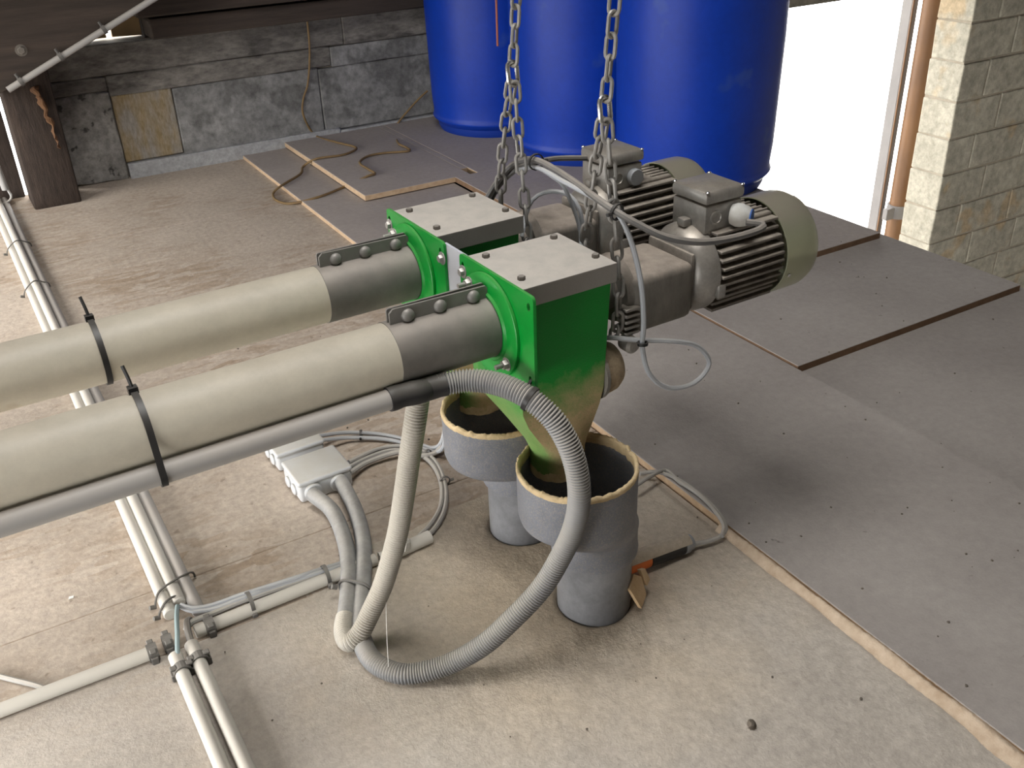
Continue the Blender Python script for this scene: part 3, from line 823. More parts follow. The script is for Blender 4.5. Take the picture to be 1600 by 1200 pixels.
# flange plate with real slots
bm = B()
slots = [circ(-0.089, -0.012, 0.0055, 12, 0.62), circ(-0.089, -0.109, 0.0055, 12, 0.62), circ(0.066, -0.109, 0.0055, 12, 0.62), circ(0.066, -0.012, 0.0055, 12, 0.62)]
plate(bm, rrect(-0.099, 0.074, -0.124, 0.003, 0.006), slots, (-0.004, 0, 0), V_, W_, U_, 0.004)
fp = put('flange_plate', bm, 'green', A, smooth=False)
inst('bolt', bolt_hex, fp, (-0.004, 0.0655, -0.020), zrot((-1, 0, 0)))
bm = lathe(B(), [(0.041, -0.012), (0.0445, -0.0125), (0.047, -0.010), (0.0665, -0.009), (0.068, -0.008), (0.068, -0.0045)], (0, 0, WA), U_, 56, cap0=False)
fd = put('flange_disc', bm, 'green', A)
for (v, w) in ((0.041, -0.026), (-0.044, -0.105), (0.041, -0.112), (-0.044, -0.030)):
    if (v, w) != (-0.044, -0.030):
        inst('stud', bolt_stud, fd, (-0.009, v, w), zrot((-1, 0, 0)))
# outlet housing: box that narrows to a round spout
bm = B()
n = 40
def rectpt(k, u0, u1, v0, v1):
    t = k / n * 4
    s, f = int(t) % 4, t - int(t)
    return [(u0 + (u1 - u0) * f, v0), (u1, v0 + (v1 - v0) * f), (u1 - (u1 - u0) * f, v1), (u0, v1 - (v1 - v0) * f)][s]
lev = [(-0.012, 0.0, 0.0), (-0.175, 0.0, 0.0), (-0.20, 0.12, 0.3), (-0.225, 0.38, 0.65), (-0.25, 0.75, 0.95), (-0.268, 1.0, 1.0), (-0.306, 1.0, 1.0)]
rings = []
for w, rnd, nar in lev:
    ring = []
    for k in range(n):
        a, b = rectpt(k, 0.0005, 0.137 - 0.010 * (-w / 0.17 if w > -0.17 else 1), -0.062, 0.062)
        ang = math.atan2(b - (0.0), a - 0.068)
        ca, cb_ = 0.080 + 0.0385 * math.cos(ang), -0.020 + 0.0385 * math.sin(ang)
        q = 0.5 * (rnd + nar)
        ring.append(bm.verts.new((a + (ca - a) * q, b + (cb_ - b) * q, w)))
    rings.append(ring)
for a, b in zip(rings, rings[1:]):
    for k in range(n):
        bm.faces.new((a[k], a[(k + 1) % n], b[(k + 1) % n], b[k]))
put('outlet_housing', bm, 'green_meal', A, angle=30)
# meal crust hanging on the spout end
bm = B()
prof = []
x_, y_, d_ = frame((0, 0, 1))
rings = []
for i, (r, h) in enumerate([(0.0375, -0.3), (0.0384, -0.292), (0.0392, -0.300), (0.0388, -0.307), (0.0365, -0.308), (0.036, -0.295)]):
    rings.append([bm.verts.new((0.08 + r * math.cos(2 * math.pi * k / 40), -0.02 + r * math.sin(2 * math.pi * k / 40), h)) for k in range(40)])
for a, b in zip(rings, rings[1:]):
    for k in range(40):
        bm.faces.new((a[k], a[(k + 1) % 40], b[(k + 1) % 40], b[k]))
jitter(bm, 0.002, 90, 4)
put('meal_crust', bm, 'crust', A)
# cover lid with turned-down lips
bm = B()
bx(bm, 0.0, 0.1425, -0.066, 0.066, -0.003, 0.0, 0.0012, 2)
bx(bm, 0.001, 0.1425, -0.066, -0.0635, -0.026, -0.001, 0.001, 1)
bx(bm, 0.001, 0.1425, 0.0635, 0.066, -0.026, -0.001, 0.001, 1)
bx(bm, 0.140, 0.1425, -0.0635, 0.0635, -0.026, -0.001, 0.001, 1)
cv = put('cover', bm, 'cover', A)
for (u, v) in ((0.020, 0.047), (0.018, -0.040), (0.126, 0.050), (0.131, -0.036)):
    inst('bolt', bolt_dust, cv, (u, v, 0.0), zrot((0, 0, 1)))
# membrane level switch on the back of the box
bm = lathe(B(), [(0.030, 0.0), (0.037, 0.002), (0.038, 0.010), (0.036, 0.024), (0.030, 0.034), (0.016, 0.041), (0.003, 0.043)], (0.132, -0.028, -0.165), U_, 32)
put('level_switch', bm, 'meal_tan', A)
put('switch_flange', lathe(B(), [(0.041, 0), (0.041, 0.005)], (0.129, -0.028, -0.165), U_, 32), 'gear', A)
# gearbox
put('gearbox_neck', lathe(B(), [(0.033, 0.140), (0.033, 0.150), (0.026, 0.152), (0.026, 0.176), (0.044, 0.178), (0.048, 0.19)], (0, 0, WA), U_, 28), 'gear', A)
bm = B()
bx(bm, 0.186, 0.286, -0.0525, 0.0525, -0.120, -0.037, 0.011, 3)
for v in bm.verts:
    k = (v.co.x - 0.186) / 0.1
    v.co.z += 0.003 * math.sin(v.co.x * 60) * (1 if v.co.z > -0.06 else 0)
gb = put('gearbox', bm, 'gear', A)
for k in range(5):
    put('rib', bx(B(), 0.168, 0.192, -0.054, -0.034, -0.082 - k * 0.0085, -0.0775 - k * 0.0085, 0.0012, 1), 'motor_shell', gb)
put('foot', lathe(B(), [(0.010, 0), (0.012, 0.003), (0.012, 0.02), (0.008, 0.024)], (0.176, -0.040, -0.128), V_ * -1, 16), 'motor_shell', gb)
put('joint_plate', bx(B(), 0.283, 0.290, -0.047, 0.047, -0.112, -0.030, 0.004, 2), 'motor', gb)
# motor
bm = lathe(B(), [(0.040, 0.288), (0.050, 0.290), (0.057, 0.297), (0.063, 0.309), (0.064, 0.322), (0.060, 0.326)], (0, 0, WA), U_, 40)
put('end_shield', bm, 'motor_shell', A)
bm = lathe(B(), [(0.053, 0.322), (0.053, 0.452)], (0, 0, WA), U_, 40)
bx(bm, 0.322, 0.44, -0.034, 0.034, -0.02, -0.006, 0.002, 1)
mh = put('motor_housing', bm, 'motor', A)
for sgn in (-1, 1):
    for k in range(-5, 6):
        w = WA + k * 0.0112
        ve = math.sqrt(max(0.0662 ** 2 - (w - WA) ** 2, 0)) if abs(k) < 5 else 0.046
        vi = math.sqrt(max(0.052 ** 2 - (w - WA) ** 2, 0)) if abs(w - WA) < 0.052 else 0.012
        bm = B()
        v0, v1 = sorted((sgn * vi * 0.94, sgn * ve))
        bx(bm, 0.3245 + 0.002 * (k % 2), 0.4405, v0, v1, w - 0.0021, w + 0.0021, 0.0009, 1)
        put('cooling_fin', bm, 'motor', mh)
for k in range(-2, 3):
    bm = B()
    bx(bm, 0.405, 0.4405, k * 0.0115 - 0.0018, k * 0.0115 + 0.0018, -0.02, -0.0035, 0.0008, 1)
    put('cooling_fin', bm, 'motor', mh)
put('mounting_lug', bx(B(), 0.318, 0.332, -0.066, -0.05, -0.098, -0.078, 0.003, 2), 'motor_shell', A)
put('lifting_lug', bx(B(), 0.300, 0.314, -0.008, 0.008, -0.008, 0.004, 0.003, 2), 'motor_shell', A)
bm = lathe(B(), [(0.0705, 0.440), (0.0722, 0.440), (0.0728, 0.470), (0.0725, 0.492), (0.069, 0.503), (0.060, 0.509), (0.03, 0.511), (0.004, 0.5115), (0.004, 0.509), (0.058, 0.506), (0.0675, 0.500), (0.0705, 0.49)], (0, 0, WA), U_, 56, closed=True)
fc = put('fan_cover', bm, 'fan', A, angle=50)
screw = mesh_of(lathe(B(), [(0.003, 0), (0.003, 0.001), (0.0018, 0.002)], seg=10), 'shackle')
inst('screw', screw, fc, (0.449, -0.0685, -0.094), zrot((0, -0.94, -0.34)))
# terminal box
bm = B()
bx(bm, 0.314, 0.380, -0.034, 0.034, -0.014, 0.026, 0.004, 2)
tb = put('terminal_box', bm, 'motor_shell', A)
bm = B()
bx(bm, 0.312, 0.382, -0.036, 0.036, 0.0275, 0.044, 0.005, 2)
for v in bm.verts:
    if v.co.z > 0.036:
        v.co.z += 0.007 * (1 - (v.co.y / 0.036) ** 2)
put('lid', bm, 'motor_shell', tb)
for u, v in ((0.316, -0.033), (0.378, -0.033), (0.316, 0.033), (0.378, 0.033)):
    inst('screw', screw, tb, (u, v, 0.0445), zrot((0, 0, 1)))
put('knockout', lathe(B(), [(0.010, 0), (0.010, 0.0025), (0.008, 0.003), (0.007, 0.0015), (0.001, 0.0015)], (0.332, -0.034, 0.008), V_ * -1, 20), 'motor_shell', tb)

# the second conveyor is a copy, set back
A2 = dup(A, O2, TH, 'rear cream auger tube with green outlet box, gearbox and motor, set further back')
A2['group'] = 'twin auger conveyors'
# what differs: cable gland on the near motor, grey blanking plug on the rear one
def local_part(name, bm, m, root):
    o = put(name, bm, m, root)
    return o
tb1 = [c for c in A.children if c.name.startswith('terminal_box')][0]
tb2 = [c for c in A2.children if c.name.startswith('terminal_box')][0]
ORG[tb2.name] = Vector((0, 0, 0))
g1 = put('cable_gland', lathe(B(), [(0.011, 0), (0.0135, 0.001), (0.0162, 0.008), (0.0162, 0.014), (0.0135, 0.023), (0.0095, 0.028), (0.0095, 0.025), (0.004, 0.024)], (0.360, -0.034, 0.007), Vector((0.6, -1, 0)), 24), 'gland_white', tb1)
g1['label'] = 'white cable gland with blue ring'
put('gland_ring', lathe(B(), [(0.0098, 0.0265), (0.0102, 0.0295), (0.004, 0.0305)], (0.360, -0.034, 0.007), Vector((0.6, -1, 0)), 24), 'gland_blue', tb1)
put('blanking_plug', lathe(B(), [(0.0125, 0), (0.013, 0.001), (0.013, 0.008), (0.012, 0.010), (0.002, 0.010)], (0.362, -0.034, 0.006), V_ * -1, 24), 'plug_grey', tb2)['label'] = 'light grey round blanking plug'

# white bar bolted between the two flange plates
sb = thing('spacer_plate', 'white flat plate joining the two green flange plates', 'plate', L1(0.004, 0.095, -0.13))
bm = B()
plate(bm, rrect(-0.03, 0.03, 0.0, 0.128, 0.003), [], L1(0.0006, 0.0958, -0.128), VD, (0, 0, 1), UD, 0.004)
put('strip', bm, 'white_plate', sb, smooth=False)
inst('bolt', bolt_hex, sb, L1(-0.004, 0.122, -0.020), zrot(UD * -1))

# ---------------------------------------------------------------- conduits hanging under the near tube
def tied_conduit(v, w, u1, label):
    return conduit('conduit', L1(-1.7, v, w), L1(u1, v, w), 0.0125, 'conduit', label)
tied_conduit(-0.040, -0.1035, -0.148, 'grey conduit tied along the front underside of the nearer auger tube')
tied_conduit(0.024, -0.1160, -0.128, 'grey conduit under the nearer auger tube, mostly hidden, where the pale hose ends')

# cable ties around the tubes
def tie(u, v_off, with_conduit, label):
    bm = B()
    cc = [(0.0, WA, 0.0402)] + ([(-0.040, -0.1035, 0.0132), (0.024, -0.116, 0.0132)] if with_conduit else [])
    pts = []
    for cy, cz, r in cc:
        for k in range(48):
            a = 2 * math.pi * k / 48
            pts.append((cy + r * math.cos(a), cz + r * math.sin(a)))
    pts = sorted(set(pts))
    def half(ps):
        h = []
        for p in ps:
            while len(h) >= 2 and (h[-1][0] - h[-2][0]) * (p[1] - h[-2][1]) - (h[-1][1] - h[-2][1]) * (p[0] - h[-2][0]) <= 0:
                h.pop()
            h.append(p)
        return h
    hull = half(pts)[:-1] + half(pts[::-1])[:-1]
    cx_ = sum(p[0] for p in hull) / len(hull)
    cz_ = sum(p[1] for p in hull) / len(hull)
    ri, ro = [], []
    for p in hull:
        d = Vector((p[0] - cx_, p[1] - cz_)).normalized()
        ri.append(p)
        ro.append((p[0] + d.x * 0.0016, p[1] + d.y * 0.0016))
    vs = [[bm.verts.new(L1(u + du, q[0] + v_off, q[1])) for q in lst] for lst in (ri, ro) for du in (-0.0035, 0.0035)]
    m_ = len(hull)
    for i in range(m_):
        j = (i + 1) % m_
        for a, b in ((0, 1), (1, 3), (3, 2), (2, 0)):
            bm.faces.new((vs[a][i], vs[a][j], vs[b][j], vs[b][i]))
    t_ = thing('cable_tie', label, 'cable tie', L1(u, v_off, WA - 0.04))
    put('strap', bm, 'black', t_)
    hp = Vector((u, v_off + 0.012, WA + 0.0405))
    def lp(a, b, c):
        return L1(hp.x + a, hp.y + b, hp.z + c)
    bm = B()
    q = [lp(-0.005, -0.005, -0.002), lp(0.005, -0.005, -0.002), lp(0.005, 0.006, -0.003), lp(-0.005, 0.006, -0.003)]
    q2 = [p + Vector((0, 0, 0.007)) for p in q]
    va, vb = [bm.verts.new(p) for p in q], [bm.verts.new(p) for p in q2]
    bm.faces.new(va[::-1]); bm.faces.new(vb)
    for i in range(4):
        bm.faces.new((va[i], va[(i + 1) % 4], vb[(i + 1) % 4], vb[i]))
    put('head', bm, 'black', t_, smooth=False)
    bm = B()
    tl = [lp(0, 0, 0), lp(-0.001, 0.004, 0.012), lp(-0.003, 0.010, 0.026)]
    tube(bm, spline(tl, 0.004), lambda i: 0.0022, 6)
    put('tail', bm, 'black', t_)
    return t_
tie(-0.432, 0.0, True, 'black cable tie around the nearer auger tube, tail sticking up')
tie(-0.434, SP, False, 'black cable tie around the rear auger tube, tail sticking up')

# ---------------------------------------------------------------- corrugated hoses
def hose(name, key, label, smooth_from, smooth_to, r=0.0135, m='hose', sm='hose_pale', gm='hose_groove'):
    pts = resample(spline(PATHS[key], 0.002), 0.00098)
    root = thing(name, label, 'hose', tuple(pts[0]))
    n_ = len(pts)
    i0, i1 = int(n_ * smooth_from), int(n_ * smooth_to)
    def rr_(i):
        return r + (0.0010, 0.0010, -0.0012, -0.0012)[i % 4]
    bm = tube(B(), pts[i0:i1], rr_, 18)
    bm.faces.ensure_lookup_table()
    for fi, f in enumerate(bm.faces):
        f.material_index = 1 if (fi // 18) % 4 == 2 else 0
    put('corrugated_tube', bm, [m, gm], root, angle=75)
    if i0 > 4:
        put('smooth_tail', tube(B(), pts[:i0 + 3:4], r - 0.0003, 18), sm, root)
    return root, pts
hf, hp_ = hose('hose', 'hose_front', 'long grey corrugated hose looping in front of the nearer grey funnel', 0.335, 0.985, m='hose', sm='hose_smooth')
hr, hq_ = hose('hose', 'hose_rear', 'dusty pale corrugated hose rising behind the nearer auger tube', 0.40, 0.99, m='hose_pale', sm='hose_smooth', gm='hose_pale_groove')
# black tape joining hose and conduit
bm = B()
tp = spline([L1(-0.170, -0.040, -0.1035), L1(-0.148, -0.040, -0.1038), L1(-0.125, -0.040, -0.1065)] + [hp_[-1].lerp(hp_[-30], k) for k in (0.0, 0.5, 1.0)], 0.003)
tube(bm, tp, lambda i: 0.0148 + 0.0004 * math.sin(i * 0.8), 18)
tape = put('tape_wrap', bm, 'black_tape', hf)
tape['label'] = 'black tape wrap'
# tie fixing the long hose to the lower slot of the nearer flange plate
kq = min(range(len(hp_)), key=lambda i: (hp_[i] - L1(-0.012, -0.105, -0.125)).length)
q = hp_[kq]
d = (hp_[kq + 5] - hp_[kq - 5]).normalized()
ht = thing('cable_tie', 'dusty black cable tie fixing the looping hose to the green flange plate', 'cable tie', tuple(q))
bm = lathe(B(), [(0.0145, -0.0028), (0.0162, -0.0028), (0.0162, 0.0028), (0.0145, 0.0028)], q, d, 24, closed=True)
put('strap', bm, 'black', ht)
bm = B()
tube(bm, spline([q + (L1(-0.004, -0.089, -0.112) - q) * 0.6, L1(-0.010, -0.092, -0.116), L1(-0.002, -0.089, -0.109), L1(0.006, -0.087, -0.112)], 0.003), 0.0022, 6)
put('loop', bm, 'black', ht)
# tie around both hose tails
q1 = min(hp_, key=lambda p: abs(p.y - 1.095) + (0 if p.z < 0.03 else 9))
q2 = min(hq_, key=lambda p: abs(p.y - 1.112) + (0 if p.z < 0.03 and p.y > 1.05 else 9))
bm = B()
loop = []
mid = (q1 + q2) / 2
for k in range(32):
    a = 2 * math.pi * k / 32
    e = (q1 - q2).normalized()
    loop.append(mid + e * (math.cos(a) * 0.0155 + (0.5 * (q1 - q2).length if math.cos(a) > 0 else -0.5 * (q1 - q2).length)) + Vector((0, 0, 1)) * math.sin(a) * 0.0155 + Vector((0, 0, 0.001)))
loop.append(loop[0].copy())
tube(bm, loop, 0.0022, 6, caps=False)
cyl(bm, q2 + Vector((-0.017, 0.003, 0.008)), q2 + Vector((-0.024, 0.004, 0.012)), 0.004, seg=8)
tag(put('cable_tie', bm, 'clip'), 'grey cable tie binding the two hose tails beside the junction box', 'cable tie')

# ---------------------------------------------------------------- funnels
def funnel(base, cup, label, seed):
    bx_, by = base
    cx, cy = cup
    f = thing('funnel', label, 'funnel', (bx_, by, 0), 0, 'grey plastic funnels in the floor')
    put('down_pipe', lathe(B(), [(0.055, -0.015), (0.055, 0.14), (0.05, 0.14)], (bx_, by, 0), (0, 0, 1), 48, cap0=False, cap1=False), 'pvc_grey_clean', f)
    # eccentric reducer: ring centres shift from pipe to cup
    prof = [(0.0575, 0.104, 0), (0.0625, 0.105, 0), (0.0632, 0.112, 0), (0.0620, 0.118, 0), (0.0618, 0.140, 0), (0.0635, 0.148, 0.06), (0.0695, 0.160, 0.3), (0.0765, 0.176, 0.7), (0.0805, 0.190, 0.95), (0.0815, 0.200, 1), (0.0818, 0.270, 1), (0.0775, 0.2705, 1), (0.0770, 0.200, 1),
            (0.066, 0.168, 0.45), (0.054, 0.14, 0), (0.052, 0.09, 0)]
    bm = B()
    rings = []
    for r, h, k in prof:
        ox, oy = bx_ + (cx - bx_) * k, by + (cy - by) * k
        rings.append([bm.verts.new((ox + r * math.cos(2 * math.pi * j / 64), oy + r * math.sin(2 * math.pi * j / 64), h)) for j in range(64)])
    for a, b in zip(rings, rings[1:]):
        for j in range(64):
            bm.faces.new((a[j], a[(j + 1) % 64], b[(j + 1) % 64], b[j]))
    put('reducer', bm, 'pvc_grey', f, angle=50)
    # ragged meal crust on the rim
    bm = B()
    rings = []
    N_ = 200
    for r, h in ((0.0819, 0.265), (0.0826, 0.2685), (0.0822, 0.2715), (0.080, 0.2735), (0.0775, 0.2725), (0.0768, 0.267), (0.0766, 0.258)):
        ring = []
        for j in range(N_):
            a = 2 * math.pi * j / N_
            e = noise.noise(Vector((math.cos(a) * 9 + seed, math.sin(a) * 9, 0))) + 0.6 * noise.noise(Vector((math.cos(a) * 34, math.sin(a) * 34 + seed, 2)))
            hh = h + max(-0.004, 0.0035 * e * (1 if h > 0.268 else 0.6)) - (0.004 * (0.5 + e) if h in (0.262,) else 0)
            ring.append(bm.verts.new((cx + (r + 0.0008 * e) * math.cos(a), cy + (r + 0.0008 * e) * math.sin(a), hh)))
        rings.append(ring)
    for a, b in zip(rings, rings[1:]):
        for j in range(N_):
            bm.faces.new((a[j], a[(j + 1) % N_], b[(j + 1) % N_], b[j]))
    put('rim_crust', bm, 'crust', f, angle=80)
    bm = lathe(B(), [(0.0475, 0.03), (0.03, 0.045), (0.002, 0.05)], (bx_, by, 0), (0, 0, 1), 32, cap0=False)
    put('meal_fill', bm, 'meal', f)
    return f
funnel((0.637, 0.900), (0.597, 0.885), 'nearer grey plastic funnel with crusted rim under the front outlet', 1.0)
funnel((0.641, 1.112), (0.582, 1.077), 'rear grey plastic funnel, its cup heavily dusted, under the rear outlet', 5.0)
# dark cut-outs are real gaps: thin collars of bare board around the pipes
wc = thing('wood_chip', 'pale splintered wood chip wedged at the foot of the nearer funnel', 'wood chip', (0.695, 0.862, 0.0))
bm = B()
plate(bm, [(0.0, 0.0), (0.026, 0.006), (0.034, 0.034), (0.020, 0.050), (-0.004, 0.040)], [], (0.676, 0.842, 0.012), (0.8, 0.45, 0.1), (-0.28, 0.3, 0.9), (0.55, -0.83, 0.1), 0.005)
put('chip', bm, 'chip', wc, smooth=False)
bm = B()
plate(bm, [(0.0, 0.0), (0.016, 0.004), (0.018, 0.024), (0.004, 0.028)], [], (0.700, 0.862, 0.030), (0.8, 0.45, -0.2), (-0.3, 0.3, 0.9), (0.55, -0.83, 0.1), 0.006)
put('chip', bm, 'chip', wc, smooth=False)

# ---------------------------------------------------------------- chains
def link_mesh(L_=0.034, Wd=0.0185, wire=0.005):
    bm = B()
    a = (Wd - wire) / 2
    h = (L_ - wire) / 2 - a
    pts = []
    for k in range(7):
        t = math.pi * k / 6
        pts.append(Vector((a * math.cos(t), 0, h + a * math.sin(t))))
    for k in range(7):
        t = math.pi + math.pi * k / 6
        pts.append(Vector((a * math.cos(t), 0, -h + a * math.sin(t))))
    n_ = len(pts)
    rings = []
    for i, p in enumerate(pts):
        d = (pts[(i + 1) % n_] - pts[i - 1]).normalized()
        x = Vector((0, 1, 0))
        y = d.cross(x)
        rings.append([bm.verts.new(p + (x * math.cos(2 * math.pi * k / 8) + y * math.sin(2 * math.pi * k / 8)) * wire / 2) for k in range(8)])
    for i in range(n_):
        a_, b_ = rings[i], rings[(i + 1) % n_]
        for k in range(8):
            bm.faces.new((a_[k], a_[(k + 1) % 8], b_[(k + 1) % 8], b_[k]))
    return bm
LINK = mesh_of(link_mesh(), 'chain')
SHACK = mesh_of(link_mesh(0.038, 0.021, 0.0065), 'shackle')

def strand(root, pts, twist=0.0, pitch=0.0245):
    line = resample(spline(pts, 0.004), pitch)
    for i, (a, b) in enumerate(zip(line, line[1:])):
        d = (b - a).normalized()
        qd = d.to_track_quat('Z', 'Y')
        roll = twist + (math.pi / 2 if i % 2 else 0) + 0.25 * math.sin(i * 1.7)
        from mathutils import Quaternion
        inst('chain_link', LINK, root, (a + b) / 2, qd @ Quaternion((0, 0, 1), roll))

def chain(k, label, jv, jw, pa, pb):
    Ov = SP * k
    j = L1(0.165, Ov + jv, jw)
    root = thing('chain', label, 'chain', tuple(L1(0.165, Ov, -0.1)), 0, 'suspension chains')
    top = j + Vector((0.095, 0.0, 1.0)) * 1.62
    strand(root, [j + Vector((0.001, 0, 0.012)), j.lerp(top, 0.33), j.lerp(top, 0.66), top], 0.35)
    strand(root, [j - Vector((0, 0, 0.012)) + VD * 0.004] + [L1(u, Ov + v, w) for u, v, w in pa], 0.9)
    strand(root, [j - Vector((0, 0, 0.012)) - VD * 0.004] + [L1(u, Ov + v, w) for u, v, w in pb], 0.3)
    s = inst('shackle', SHACK, root, j, (VD * 0.15 + Vector((0, 0, 1))).to_track_quat('Z', 'Y'))
    return root
chain(0, 'right-hand dusty steel chain holding the nearer motor unit', -0.006, 0.172,
      [(0.165, 0.012, 0.10), (0.165, 0.027, 0.02), (0.165, 0.034, -0.03), (0.166, 0.036, -0.075), (0.166, 0.02, -0.105)],
      [(0.165, -0.019, 0.10), (0.165, -0.033, 0.02), (0.163, -0.042, -0.04), (0.160, -0.047, -0.09), (0.162, -0.040, -0.118), (0.165, -0.01, -0.118)])
chain(1, 'left-hand dusty steel chain holding the rear motor unit', -0.012, 0.182,
      [(0.165, 0.014, 0.10), (0.165, 0.030, 0.03), (0.165, 0.034, -0.03), (0.166, 0.036, -0.075), (0.166, 0.02, -0.105)],
      [(0.165, -0.022, 0.10), (0.165, -0.032, 0.02), (0.163, -0.040, -0.04), (0.160, -0.044, -0.09), (0.162, -0.038, -0.118), (0.165, -0.01, -0.118)])

# ---------------------------------------------------------------- cables over the motors
def cab(key, r, m, label, group=None):
    return tag(cable('cable', key, r, m), label, 'cable', group)
cab('motor_cable', 0.0046, 'cable_dark', 'dark dusty motor cable sagging across the nearer motor to its white gland')
cab('motor_cable2', 0.0042, 'cable_dark', 'short dark motor cable running straight from the rear terminal box to the chain')
cab('signal_cable', 0.0035, 'cable', 'light grey cable hanging in a loop right of the nearer green box')
cab('drop_cable', 0.0030, 'cable', 'light grey cable dropping steeply between the two chains')
cab('arc_cable', 0.0032, 'cable', 'light grey cable arching low behind the rear green box')
def small_tie(p, d, r, label, m='black'):
    bm = lathe(B(), [(r, -0.002), (r + 0.0016, -0.002), (r + 0.0016, 0.002), (r, 0.002)], p, d, 14, closed=True)
    x, y, dd = frame(d)
    cyl(bm, Vector(p) + x * r, Vector(p) + x * (r + 0.008), 0.0025, seg=6)
    return tag(put('cable_tie', bm, m), label, 'cable tie')
small_tie((0.6994, 0.8846, 0.423), (0, 0.1, 1), 0.0055, 'small black tie crossing the hanging light grey cable loop')
small_tie((0.699, 1.140, 0.603), (0.05, 1, 0.0), 0.0105, 'small black tie fixing the cables to the left chain')
small_tie((0.680, 0.921, 0.596), (0.2, -1, -0.1), 0.0095, 'small black tie fixing the cables to the right chain')

# ---------------------------------------------------------------- junction boxes
def jbox(x0, x1, y0, y1, h, label, near):
    r = thing('junction_box', label, 'junction box', ((x0 + x1) / 2, (y0 + y1) / 2, 0.0), 0.03, 'junction boxes on the floor', local=True)
    r.location = ((x0 + x1) / 2, (y0 + y1) / 2, 0.0005)
    a, b = (x1 - x0) / 2, (y1 - y0) / 2
    put('body', bx(B(), -a + 0.0015, a - 0.0015, -b + 0.0015, b - 0.0015, 0.0, h - 0.010, 0.006, 3), 'jbox', r)
    put('lid', bx(B(), -a, a, -b, b, h - 0.0105, h, 0.0045, 3), 'jbox', r)
    gm = [(0.0105, 0), (0.0105, 0.0025), (0.0085, 0.004), (0.0015, 0.0045)]
    for s in (-0.014, 0.014):
        put('grommet', lathe(B(), gm, (-a + 0.001, s, 0.017), (-1, 0, 0), 20), 'jbox', r)
    if near:
        for s in (-0.026, 0.022):
            put('grommet', lathe(B(), [(0.0165, 0), (0.0165, 0.003), (0.0140, 0.005)], (s, -b + 0.001, 0.0185), (0, -1, 0), 22), 'jbox', r)
    return r
jbox(0.346, 0.448, 1.376, 1.462, 0.044, 'white square junction box with two grey hoses entering its near side', True)
jbox(0.345, 0.440, 1.492, 1.572, 0.040, 'white junction box half hidden behind the nearer one', False)

# ---------------------------------------------------------------- conduits on the floor
conduit('floor_conduit', (0.052, 3.545, 0.0105), (0.0835, 1.206, 0.0105), 0.0100, 'conduit_white', 'leftmost of the three parallel white conduits on the floor')
conduit('floor_conduit', (0.070, 3.545, 0.0215), (0.1015, 1.222, 0.0125), 0.0100, 'conduit_white', 'middle one of the three parallel white conduits on the floor')
conduit('floor_conduit', (0.0905, 3.545, 0.0105), (0.1215, 1.19, 0.0105), 0.0102, 'conduit', 'rightmost of the three parallel conduits on the floor, its shade painted as grey')  # grey material puts this conduit's shade into its colour
conduit('floor_conduit', (0.0685, 1.118, 0.0105), (0.080, 0.45, 0.0105), 0.0100, 'conduit_white', 'left one of the two white conduits running out of the bottom edge')
conduit('floor_conduit', (0.0940, 1.128, 0.0105), (0.105, 0.45, 0.0105), 0.0100, 'conduit_white', 'right one of the two white conduits running out of the bottom edge')
conduit('floor_conduit', (-1.2, 1.152, 0.0105), (0.049, 1.142, 0.0105), 0.0100, 'conduit_white', 'white conduit crossing the floor to the left edge')
conduit('floor_conduit', (0.105, 1.150, 0.0105), (0.395, 1.157, 0.0105), 0.0100, 'conduit_white', 'white conduit running right towards the hose tails')
se = thing('sensor_probe', 'dusty white probe with an elbow lying left of the funnels', 'sensor', (0.45, 1.155, 0))
put('body', cyl(B(), (0.425, 1.152, 0.013), (0.492, 1.156, 0.015), 0.011, seg=20, bev=0.0015), 'conduit_white', se)
put('nut', lathe(B(), [(0.013, 0), (0.013, 0.014), (0.010, 0.017)], (0.438, 1.150, 0.017), (0.35, 0.2, 1), 8), 'conduit_white', se)
put('stub', cyl(B(), (0.40, 1.154, 0.012), (0.43, 1.153, 0.012), 0.0095, seg=18), 'conduit_white', se)

def clip(p, d, label, two=None):
    bm = lathe(B(), [(0.0101, -0.007), (0.0130, -0.007), (0.0130, 0.007), (0.0101, 0.007)], p, d, 20, closed=True)
    d = Vector(d).normalized()
    s = Vector((d.y, -d.x, 0)) * 0.011
    for sg in (-1, 1):
        q = Vector(p) + s * sg
        bx(bm, q.x - 0.005, q.x + 0.005, q.y - 0.005, q.y + 0.005, 0.0, 0.012, 0.001, 1)
        bx(bm, q.x - 0.0045, q.x + 0.0045, q.y - 0.0045, q.y + 0.0045, 0.018, 0.0225, 0.001, 1)
    return tag(put('pipe_clip', bm, 'clip', smooth=False), label, 'clip')
clip((0.043, 1.1420, 0.0105), (1, 0, 0), 'dark grey pipe clip at the end of the left crossing conduit')
clip((0.127, 1.1505, 0.0105), (1, 0.02, 0), 'dark grey pipe clip on the right-hand crossing conduit near the cable knot')
clip((0.0705, 1.083, 0.0105), (0.02, -1, 0), 'dark grey pipe clip on the left bottom conduit')
clip((0.0960, 1.090, 0.0105), (0.02, -1, 0), 'dark grey pipe clip on the right bottom conduit')
clip((0.066, 1.149, 0.0105), (1, 0, 0), 'empty dark grey pipe clip in the middle of the cable knot')

